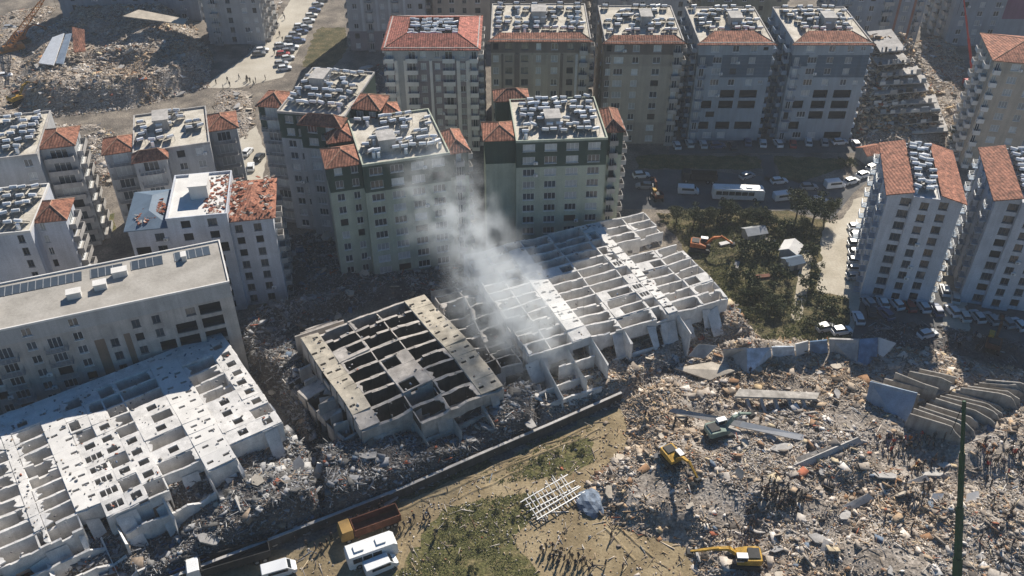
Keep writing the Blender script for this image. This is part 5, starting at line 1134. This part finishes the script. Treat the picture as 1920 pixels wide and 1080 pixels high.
hut(1412, 446, 15, 2.2, 1.5, 2.0, M['steel'], M['concrete'], 'low grey shed among the garden shrubs')
hut(1628, 298, 20, 2.6, 2.2, 2.6, M['tile'], M['concrete'], 'small stone hut by the street corner')
hut(1484, 500, 20, 1.8, 1.4, 1.7, M['bluesheet'], M['concrete'], 'dark blue-grey shed below the white garden shed')
for k, (x, y, a) in enumerate([(1360, 458, 20), (1440, 452, -30), (1380, 500, 70), (1430, 520, 10)]):
    MB().box(-1.5, 1.5, -.5, .5, .02, .5, 0, Matrix.Rotation(.1, 4, 'X')).obj('plank_stack', [M['lightc'], M['cream'], M['concrete'], M['rust']][k], loc=P(x, y, 0), rz=R(a), label=['white', 'cream', 'grey', 'rusty'][k] + ' stack of boards lying in the garden', cat='boards')

# ------------------------------------------------------------------ plants
def crown_mesh(name, clumps, per, leaf, seed, m):
    g = np.random.default_rng(seed); n = len(clumps) * per
    c = np.repeat(np.array(clumps), per, 0); d = g.normal(size=(n, 3)); d /= np.linalg.norm(d, axis=1)[:, None]; d *= (g.random(n) ** .45)[:, None]
    pos = c[:, :3] + d * c[:, 3:4] * np.array([1, 1, .8]); a, b_ = g.normal(size=(n, 3)), g.normal(size=(n, 3)); a /= np.linalg.norm(a, axis=1)[:, None]; b_ -= a * (a * b_).sum(1)[:, None]; b_ /= np.linalg.norm(b_, axis=1)[:, None]
    s_ = leaf * g.uniform(.6, 1.3, n)[:, None]; v = np.stack([pos - a * s_, pos + b_ * s_ * .5, pos + a * s_, pos - b_ * s_ * .5], 1).reshape(-1, 3)
    return np_mesh(name, v, np.arange(n * 4).reshape(-1, 4), m)
rtree = random.Random(6)
def clumps(n, rx, rz, zc, r0, r1): return [(rtree.gauss(0, rx * .5), rtree.gauss(0, rx * .5), zc + rtree.uniform(-rz, rz) * .7, rtree.uniform(r0, r1)) for _ in range(n)]
SHR = [crown_mesh('crown', clumps(9, 1.4, .6, 1.0, .45, .85), 70, .16, k, M['leaf'] if k % 2 else M['leaf2']) for k in range(4)]
TRE = [crown_mesh('crown', clumps(22, 2.6, 1.9, 4.2, .7, 1.3), 110, .2, 10 + k, M['leaf2'] if k else M['leaf']) for k in range(2)]
mb = MB(); mb.beam((0, 0, 0), (.05, .02, 2.6), .2, n=7, r2=.13)
for k in range(6): a = k * 1.05; mb.beam((.05, .02, 1.7 + .15 * k), (math.cos(a) * 1.5, math.sin(a) * 1.5, 3.4 + .3 * (k % 3)), .09, n=5, r2=.03)
TRK = mb.mesh('trunk', M['bark']); mb = MB()
for k in range(4): a = k * 1.6; mb.beam((0, 0, 0), (math.cos(a) * .5, math.sin(a) * .5, 1.0), .05, n=5, r2=.02)
STM = mb.mesh('trunk', M['bark'])
def plant(px, py, sc, label, tree=False, k=0, group=None):
    e_ = empty('tree' if tree else 'shrub', P(px, py, 0), rtree.uniform(0, 6), label=label, cat='tree' if tree else 'shrub', group=group); e_.scale = (sc, sc, sc * rtree.uniform(.85, 1.15))
    link('crown', (TRE if tree else SHR)[k % (2 if tree else 4)], e_); link('trunk', TRK if tree else STM, e_)
for i, (x, y, s_, lab) in enumerate([(1492, 412, 1.1, 'dark bushy tree left of three beside the street'), (1522, 424, 1.25, 'dark bushy tree in the middle of three beside the street'), (1545, 415, .9, 'dark bushy tree right of three beside the street'), (1790, 268, .8, 'dark tree beside the pancaked block'), (1268, 418, .8, 'olive tree just behind the right toppled block'), (1300, 425, .85, 'olive tree second behind the right toppled block'), (1330, 420, .75, 'olive tree third behind the right toppled block'), (1362, 414, .8, 'olive tree fourth behind the right toppled block'), (1398, 415, .7, 'olive tree left of the low grey shed'), (1425, 425, .8, 'olive tree right of the low grey shed'), (1415, 560, .6, 'dark tree low in the garden near the toppled block'), (1445, 585, .7, 'dark tree at the foot of the garden path'), (1510, 445, .7, 'dark tree at the head of the garden path')]):
    plant(x, y, s_, lab, True, i)
gs = [(x, y) for x, y in [(1320, 425), (1345, 418), (1370, 410), (1395, 415), (1415, 425), (1440, 425), (1460, 435), (1245, 415), (1420, 470), (1445, 480), (1390, 480), (1370, 520), (1400, 540), (1420, 560), (1440, 575), (1400, 590), (1440, 545), (1460, 520), (1470, 560), (1390, 560), (1462, 590), (1540, 570), (1560, 590), (1535, 600), (1555, 610), (1520, 615), (1500, 440), (1515, 480), (1528, 510), (1523, 545)]]
for i, (x, y) in enumerate(sorted(gs)): plant(x + rtree.uniform(-.5, .5), y, rtree.uniform(1.0, 1.9), 'leafy green shrub in the garden behind the blue wall, %s from left' % ordinal(i), False, i, 'garden shrubs')
for i, (x, y) in enumerate(sorted([(835, 985), (862, 970), (892, 955), (850, 1015), (880, 1000), (915, 985), (930, 960), (860, 1050), (900, 1030), (940, 1015), (965, 975), (980, 945), (820, 1060), (885, 1070), (1015, 865), (1045, 850), (1075, 838), (1090, 850), (1040, 880), (700, 925), (760, 918), (820, 895), (880, 875)])):
    plant(x, y, rtree.uniform(.22, .5), 'low weedy shrub on the dirt field, %s from left' % ordinal(i), False, i, 'weedy shrubs on the dirt field')
plant(1592, 312, 1.5, 'sunlit yellowish bush by the street corner hut', False, 1)
# weeds
def weeds(px, n, s0, s1, label):
    p = poly_w(px); lo, hi = p.min(0), p.max(0); q = RG.uniform(lo, hi, (n * 3, 2)); q = q[pip(p, q[:, 0], q[:, 1])]; g = fbm(q[:, 0] * 2.2, q[:, 1] * 2.2); q = q[(g + .25 * np.clip(pdist(p, q[:, 0], q[:, 1]) / 4, 0, 1)) > .72][:n]
    k = 7; n = len(q); c = np.repeat(np.column_stack([q, np.zeros(n)]), k, 0); N_ = n * k; s_ = RG.uniform(s0, s1, N_)[:, None]; a = RG.uniform(0, 6.28, N_)
    d = np.stack([np.cos(a), np.sin(a), RG.uniform(.3, 1.2, N_)], 1) * s_; sd_ = np.stack([-np.sin(a), np.cos(a), 0 * a], 1) * s_ * .3
    off = RG.normal(0, s1 * .5, (N_, 3)) * np.array([1, 1, 0]); b_ = c + off
    v = np.stack([b_ - sd_, b_ + sd_, b_ + d], 1).reshape(-1, 3); link('weeds', np_mesh('weeds', v, np.arange(N_ * 3).reshape(-1, 3), M['weed']), label=label, cat='weeds', kind='stuff')
weeds([(740, 1090), (830, 950), (900, 930), (1010, 925), (1015, 965), (965, 1010), (1010, 1050), (1010, 1120), (760, 1120)], 1500, .12, .32, 'green weeds covering the field beside the white bus')
weeds([(640, 950), (760, 905), (915, 855), (1110, 790), (1125, 860), (1050, 900), (970, 900), (780, 950)], 1300, .12, .35, 'sparse weeds along the foot of the retaining wall')
weeds([(1250, 405), (1540, 415), (1530, 545), (1590, 560), (1590, 635), (1430, 635), (1370, 580)], 3000, .15, .5, 'rough weeds covering the garden ground')

# ------------------------------------------------------------------ people
def person_mesh(k, pose):
    J = dict(pel=(0, 0, .95), spi=(0, 0, 1.18), che=(0, 0, 1.38), nek=(0, 0, 1.50), hed=(0, .02, 1.62), top=(0, .01, 1.72))
    b = {'stand': 0, 'walk': .0, 'bend': .55}[pose]
    def lean(p): x, y, z = p; dz = z - .95; return (x, y + math.sin(b) * dz, .95 + math.cos(b) * dz) if dz > 0 else p
    st = {'stand': (.04, -.04), 'walk': (.28, -.26), 'bend': (.12, -.08)}[pose]
    L_ = [('pel', .135), ('spi', .145), ('che', .16), ('nek', .06), ('hed', .105), ('top', .075)]
    vs, rad, ed = [], [], []
    def add(p, r_, par):
        vs.append(p); rad.append(r_)
        if par is not None: ed.append((par, len(vs) - 1))
        return len(vs) - 1
    ids = {}
    for n_, r_ in L_: ids[n_] = add(lean(J[n_]), r_, ids.get({'spi': 'pel', 'che': 'spi', 'nek': 'che', 'hed': 'nek', 'top': 'hed'}.get(n_)))
    for sx, f_ in ((-1, st[0]), (1, st[1])):
        h_ = add((sx * .10, 0, .90), .105, ids['pel']); kn = add((sx * .11, f_ * .5 + .03, .50), .075, h_); an = add((sx * .11, f_, .09), .05, kn); add((sx * .13, f_ + .15, .05), .045, an)
        aw = {'stand': .02, 'walk': -f_ * .8, 'bend': .35}[pose]
        s_ = add(lean((sx * .20, 0, 1.40)), .07, ids['che']); el = add(lean((sx * .26, aw * .4 - .02, 1.13)), .052, s_); wr = add(lean((sx * .25, aw + .06, .90)), .04, el); add(lean((sx * .24, aw + .10, .80)), .035, wr)
    me = bpy.data.meshes.new('p'); me.from_pydata(vs, ed, []); o = bpy.data.objects.new('p', me); COL.objects.link(o)
    sk = o.modifiers.new('s', 'SKIN'); o.modifiers.new('d', 'SUBSURF').levels = 1
    for i, d in enumerate(me.skin_vertices[0].data): d.radius = (rad[i], rad[i] * (.75 if i in (1, 2) else 1)); d.use_root = i == 0
    dg = bpy.context.evaluated_depsgraph_get(); m2 = bpy.data.meshes.new_from_object(o.evaluated_get(dg)); bpy.data.objects.remove(o)
    m2.name = 'person'
    for m_ in (M['jacket'], M['trouser'], M['skin'], M['hair'], M['rubber']): m2.materials.append(m_)
    hd_ = Vector(lean(J['hed']))
    for p_ in m2.polygons:
        c = p_.center; p_.use_smooth = True
        if c.z < .12: q = 4
        elif c.z < .92 and abs(c.x) < .2 and not (b and c.y > .3): q = 1
        elif (c - hd_).length < .19: q = 3 if (c.z > hd_.z + .03 or c.y < hd_.y - .05) else 2
        elif abs(c.x) > .19 and (c - Vector(lean((math.copysign(.24, c.x), .1, .82)))).length < .14: q = 2
        else: q = 0
        p_.material_index = q
    return m2
M['jacket'] = mat('jacket', (1, 1, 1), .9, .1, 3, objcol=True); M['trouser'] = mat('dark_trousers', (.03, .032, .04), .9, .2, 3, rand=.6); M['skin'] = mat('skin', (.42, .26, .18), .6, .05); M['hair'] = mat('dark_hair', (.02, .016, .013), .7, .1)
PM = [person_mesh(k, q) for k, q in enumerate(('stand', 'walk', 'bend'))]
rpn = random.Random(21)
JC = [(.02, .02, .025), (.03, .035, .05), (.05, .05, .055), (.08, .07, .06), (.02, .03, .06)]; JN = ['black', 'dark navy', 'charcoal', 'brown', 'dark blue']
def person(x, y, label, ci=None, group=None, col=None, pose=None):
    p = P(x, y, 0); p = P(x, y, float(hz(p.x, p.y)[0])); 
    for _ in range(3): p = P(x, y, float(hz(p.x, p.y)[0]))
    k = pose if pose is not None else rpn.choice([0, 0, 0, 1, 1, 2]); o = link('person', PM[k], None, p, rpn.uniform(0, 6.28), label=label, cat='person', group=group); sc = rpn.uniform(.96, 1.08); o.scale = (sc, sc, sc)
    o.color = (*(col or rpn.choice(JC)), 1)
for i, (x, y) in enumerate([(556, 1018), (575, 1024), (592, 1030), (603, 1030), (614, 1022), (622, 1012)]): person(x, y, 'person in dark clothes standing left of the dump truck, %s from left' % ordinal(i), group='people left of the tan truck', pose=0)
for i, (x, y) in enumerate([(636, 998), (672, 978), (693, 970), (712, 957), (718, 950)]): person(x, y, 'person in dark clothes behind the tan dump truck, %s from left' % ordinal(i), group='people behind the tan truck')
for i, (x, y) in enumerate([(750, 998), (758, 990), (770, 985), (777, 978), (795, 978), (803, 970), (806, 976), (815, 1012), (818, 1004)]): person(x, y, 'person in dark clothes right of the dump truck, %s from left' % ordinal(i), group='people right of the tan truck')
for i, (x, y) in enumerate(sorted([(1014, 1035), (1024, 1032), (1030, 1050), (1042, 1040), (1046, 1060), (1052, 1035), (1058, 1052), (1072, 1050), (1078, 1062), (1084, 1048), (1094, 1056), (1104, 1075), (1110, 1066), (1135, 1062), (1167, 1068), (1145, 1010), (1018, 1042), (1037, 1052), (1050, 1046), (1064, 1062), (1068, 1044), (1088, 1060), (1098, 1064), (1036, 1030)])): person(x, y, 'person in dark clothes on the dirt at the bottom, %s from left' % ordinal(i), group='people on the dirt at the bottom')
def crowd(poly, n, label, group, red=0.0):
    xs = [p[0] for p in poly]; ys = [p[1] for p in poly]; a = np.array(poly, float); pts = []
    while len(pts) < n:
        x, y = rpn.uniform(min(xs), max(xs)), rpn.uniform(min(ys), max(ys))
        if pip(a, np.array([x]), np.array([y]))[0]: pts.append((x, y, rpn.random() < red))
    for i, (x, y, rd) in enumerate(sorted(pts)):
        lb = '%s, %s from left' % (label, ordinal(i))
        if rd: person(x, y, lb.replace('dark', 'red or orange').replace(' clothes', ''), group=group, col=rpn.choice([(.45, .03, .03), (.55, .16, .02), (.5, .06, .03)]))
        else: person(x, y, lb, group=group)
crowd([(1425, 905), (1465, 895), (1510, 935), (1500, 965), (1440, 965), (1420, 935)], 46, 'person in dark clothes in the crowd left of the brown-ended beam', 'crowd left of the brown-ended beam')
crowd([(1388, 970), (1418, 950), (1425, 985), (1395, 1020)], 10, 'person in dark clothes standing above the lower excavator', 'people above the lower excavator')
crowd([(1690, 800), (1780, 805), (1780, 900), (1700, 890)], 22, 'person in dark clothes at the foot of the ribbed ruin', 'people at the foot of the ribbed ruin', .15)
crowd([(1640, 815), (1700, 830), (1720, 880), (1665, 870)], 10, 'person in dark clothes beside the blue end wall', 'people beside the blue end wall', .6)
crowd([(1830, 830), (1915, 820), (1915, 895), (1835, 890)], 26, 'person in dark clothes in the crowd right of the green mast', 'crowd right of the green mast', .25)
crowd([(1690, 900), (1760, 905), (1700, 1010), (1640, 1000)], 12, 'person in dark clothes left of the green mast', 'people left of the green mast', .05)
crowd([(1820, 900), (1915, 900), (1915, 1060), (1830, 1060)], 14, 'person in dark clothes on rubble right of the green mast', 'people on the lower right rubble', .05)
crowd([(1280, 760), (1300, 755), (1480, 790), (1470, 815)], 5, 'person in dark clothes on the raised beams', 'people on the raised beams')
crowd([(1760, 635), (1830, 630), (1840, 660), (1770, 665)], 6, 'person in dark clothes in the sandy lane mouth', 'people in the sandy lane mouth')
crowd([(490, 60), (540, 20), (545, 60), (510, 110)], 9, 'person in dark clothes walking on the top road', 'people on the top road')
crowd([(395, 155), (500, 140), (515, 160), (420, 170)], 12, 'person in dark clothes at the lower end of the top road', 'people at the lower road end')
crowd([(1195, 770), (1400, 690), (1440, 720), (1240, 830)], 6, 'person in dark clothes on the pale rubble', 'people on the pale rubble')

# ------------------------------------------------------------------ smoke
def smoke():
    m = bpy.data.materials.new('smoke'); m.use_nodes = True; t = m.node_tree; N = t.nodes; L = t.links; N.remove(N['Principled BSDF'])
    pv = N.new('ShaderNodeVolumePrincipled'); pv.inputs['Color'].default_value = (.93, .97, 1, 1); pv.inputs['Anisotropy'].default_value = .15
    L.new(pv.outputs[0], N['Material Output'].inputs['Volume']); geo = N.new('ShaderNodeNewGeometry')
    def math_(op, a, b_=None, cl=False):
        q = N.new('ShaderNodeMath'); q.operation = op; q.use_clamp = cl
        for i, x in enumerate((a, b_)):
            if x is None: continue
            if isinstance(x, (int, float)): q.inputs[i].default_value = x
            else: L.new(x, q.inputs[i])
        return q.outputs[0]
    nz = N.new('ShaderNodeTexNoise'); nz.inputs['Scale'].default_value = .13; nz.inputs['Detail'].default_value = 3; L.new(geo.outputs['Position'], nz.inputs['Vector'])
    sub = N.new('ShaderNodeVectorMath'); sub.operation = 'SUBTRACT'; sub.inputs[1].default_value = (.5, .5, .5); L.new(nz.outputs['Color'], sub.inputs[0])
    scl = N.new('ShaderNodeVectorMath'); scl.operation = 'SCALE'; scl.inputs['Scale'].default_value = 11; L.new(sub.outputs[0], scl.inputs[0])
    ad = N.new('ShaderNodeVectorMath'); L.new(geo.outputs['Position'], ad.inputs[0]); L.new(scl.outputs[0], ad.inputs[1])
    sp = N.new('ShaderNodeSeparateXYZ'); L.new(ad.outputs[0], sp.inputs[0])
    tt = math_('DIVIDE', math_('SUBTRACT', sp.outputs[2], 4), 34)
    xc = math_('ADD', math_('MULTIPLY', tt, -17), 4.0); yc = math_('ADD', math_('MULTIPLY', tt, 6), 127)
    rad = math_('ADD', math_('MULTIPLY', tt, -2.5), 11.5)
    dx = math_('SUBTRACT', sp.outputs[0], xc); dy = math_('SUBTRACT', sp.outputs[1], yc)
    d = math_('DIVIDE', math_('SQRT', math_('ADD', math_('MULTIPLY', dx, dx), math_('MULTIPLY', dy, dy))), rad)
    core = math_('SUBTRACT', 1, d, True)
    n2 = N.new('ShaderNodeTexNoise'); n2.inputs['Scale'].default_value = .27; n2.inputs['Detail'].default_value = 5; n2.inputs['Roughness'].default_value = .6; L.new(geo.outputs['Position'], n2.inputs['Vector'])
    r = N.new('ShaderNodeMapRange'); r.inputs[1].default_value = .45; r.inputs[2].default_value = .62; L.new(n2.outputs[0], r.inputs[0])
    fade = math_('SUBTRACT', 1.2, tt, True); low = math_('MULTIPLY', math_('ADD', tt, .12), 4, True)
    den = math_('MULTIPLY', math_('MULTIPLY', math_('MULTIPLY', core, r.outputs[0]), math_('MULTIPLY', fade, low)), .5)
    L.new(den, pv.inputs['Density'])
    mb = MB(); mb.box(-30, 18, 110, 152, 2.5, 48); o = mb.obj('smoke', m, label='pale plume of smoke rising between the toppled blocks', cat='smoke', kind='stuff')
smoke()

# blue hoarding by the truck and debris over the pancaked floors
bigslab([(318, 1082, .3), (402, 1048, .3), (400, 1040, 2.0), (316, 1073, 2.0)], .12, M['blue'], 'bright blue sheet hoarding behind the black-bedded truck', 'blue_hoarding', 'hoarding')
A = P(1700, 262, 0); n = 2600; t_ = RG.random(n); xx = A.x + RG.uniform(-12, 11, n) * (1 - .35 * t_) - 1.5 * t_; yy = A.y + 1 + t_ * 26; zz = .8 + t_ * 17 * np.clip(1 - RG.random(n) ** 4 * .5, 0, 1)
sz = .12 * (12 ** RG.random(n)); v, f_ = chunks(np.column_stack([xx, yy, zz + .3]), np.stack([sz * 1.5, sz * .8, sz * .35], 1), .5)
link('rubble', np_mesh('rubble', v, f_, M['rub']), label='broken pieces strewn over the pancaked floors', cat='rubble', kind='stuff')

A = P(1780, 800, 1); n = 2600; q = RG.uniform((1640, 700), (1925, 835), (n, 2)); zz = RG.uniform(.2, 3.4, n) * RG.random(n) ** .5
pos = np.array([P(a, b_, z_) for (a, b_), z_ in zip(q, zz)]); sz = .12 * (9 ** RG.random(n)); v, f_ = chunks(pos, np.stack([sz * 1.5, sz * .8, sz * .4], 1), .4)
link('rubble', np_mesh('rubble', v, f_, M['rub']), label='broken pieces wedged between the ribbed floor slabs', cat='rubble', kind='stuff')

# ------------------------------------------------------------------ air
def haze():
    m = bpy.data.materials.new('haze'); m.use_nodes = True; N = m.node_tree.nodes; N.remove(N['Principled BSDF'])
    pv = N.new('ShaderNodeVolumePrincipled'); pv.inputs['Color'].default_value = (.82, .88, .95, 1); pv.inputs['Density'].default_value = .00021; pv.inputs['Anisotropy'].default_value = .2
    m.node_tree.links.new(pv.outputs[0], N['Material Output'].inputs['Volume'])
    MB().box(-950, 950, -250, 1650, -1, 120).obj('haze', m, label='thin pale air over the whole town', cat='haze', kind='stuff')
haze()
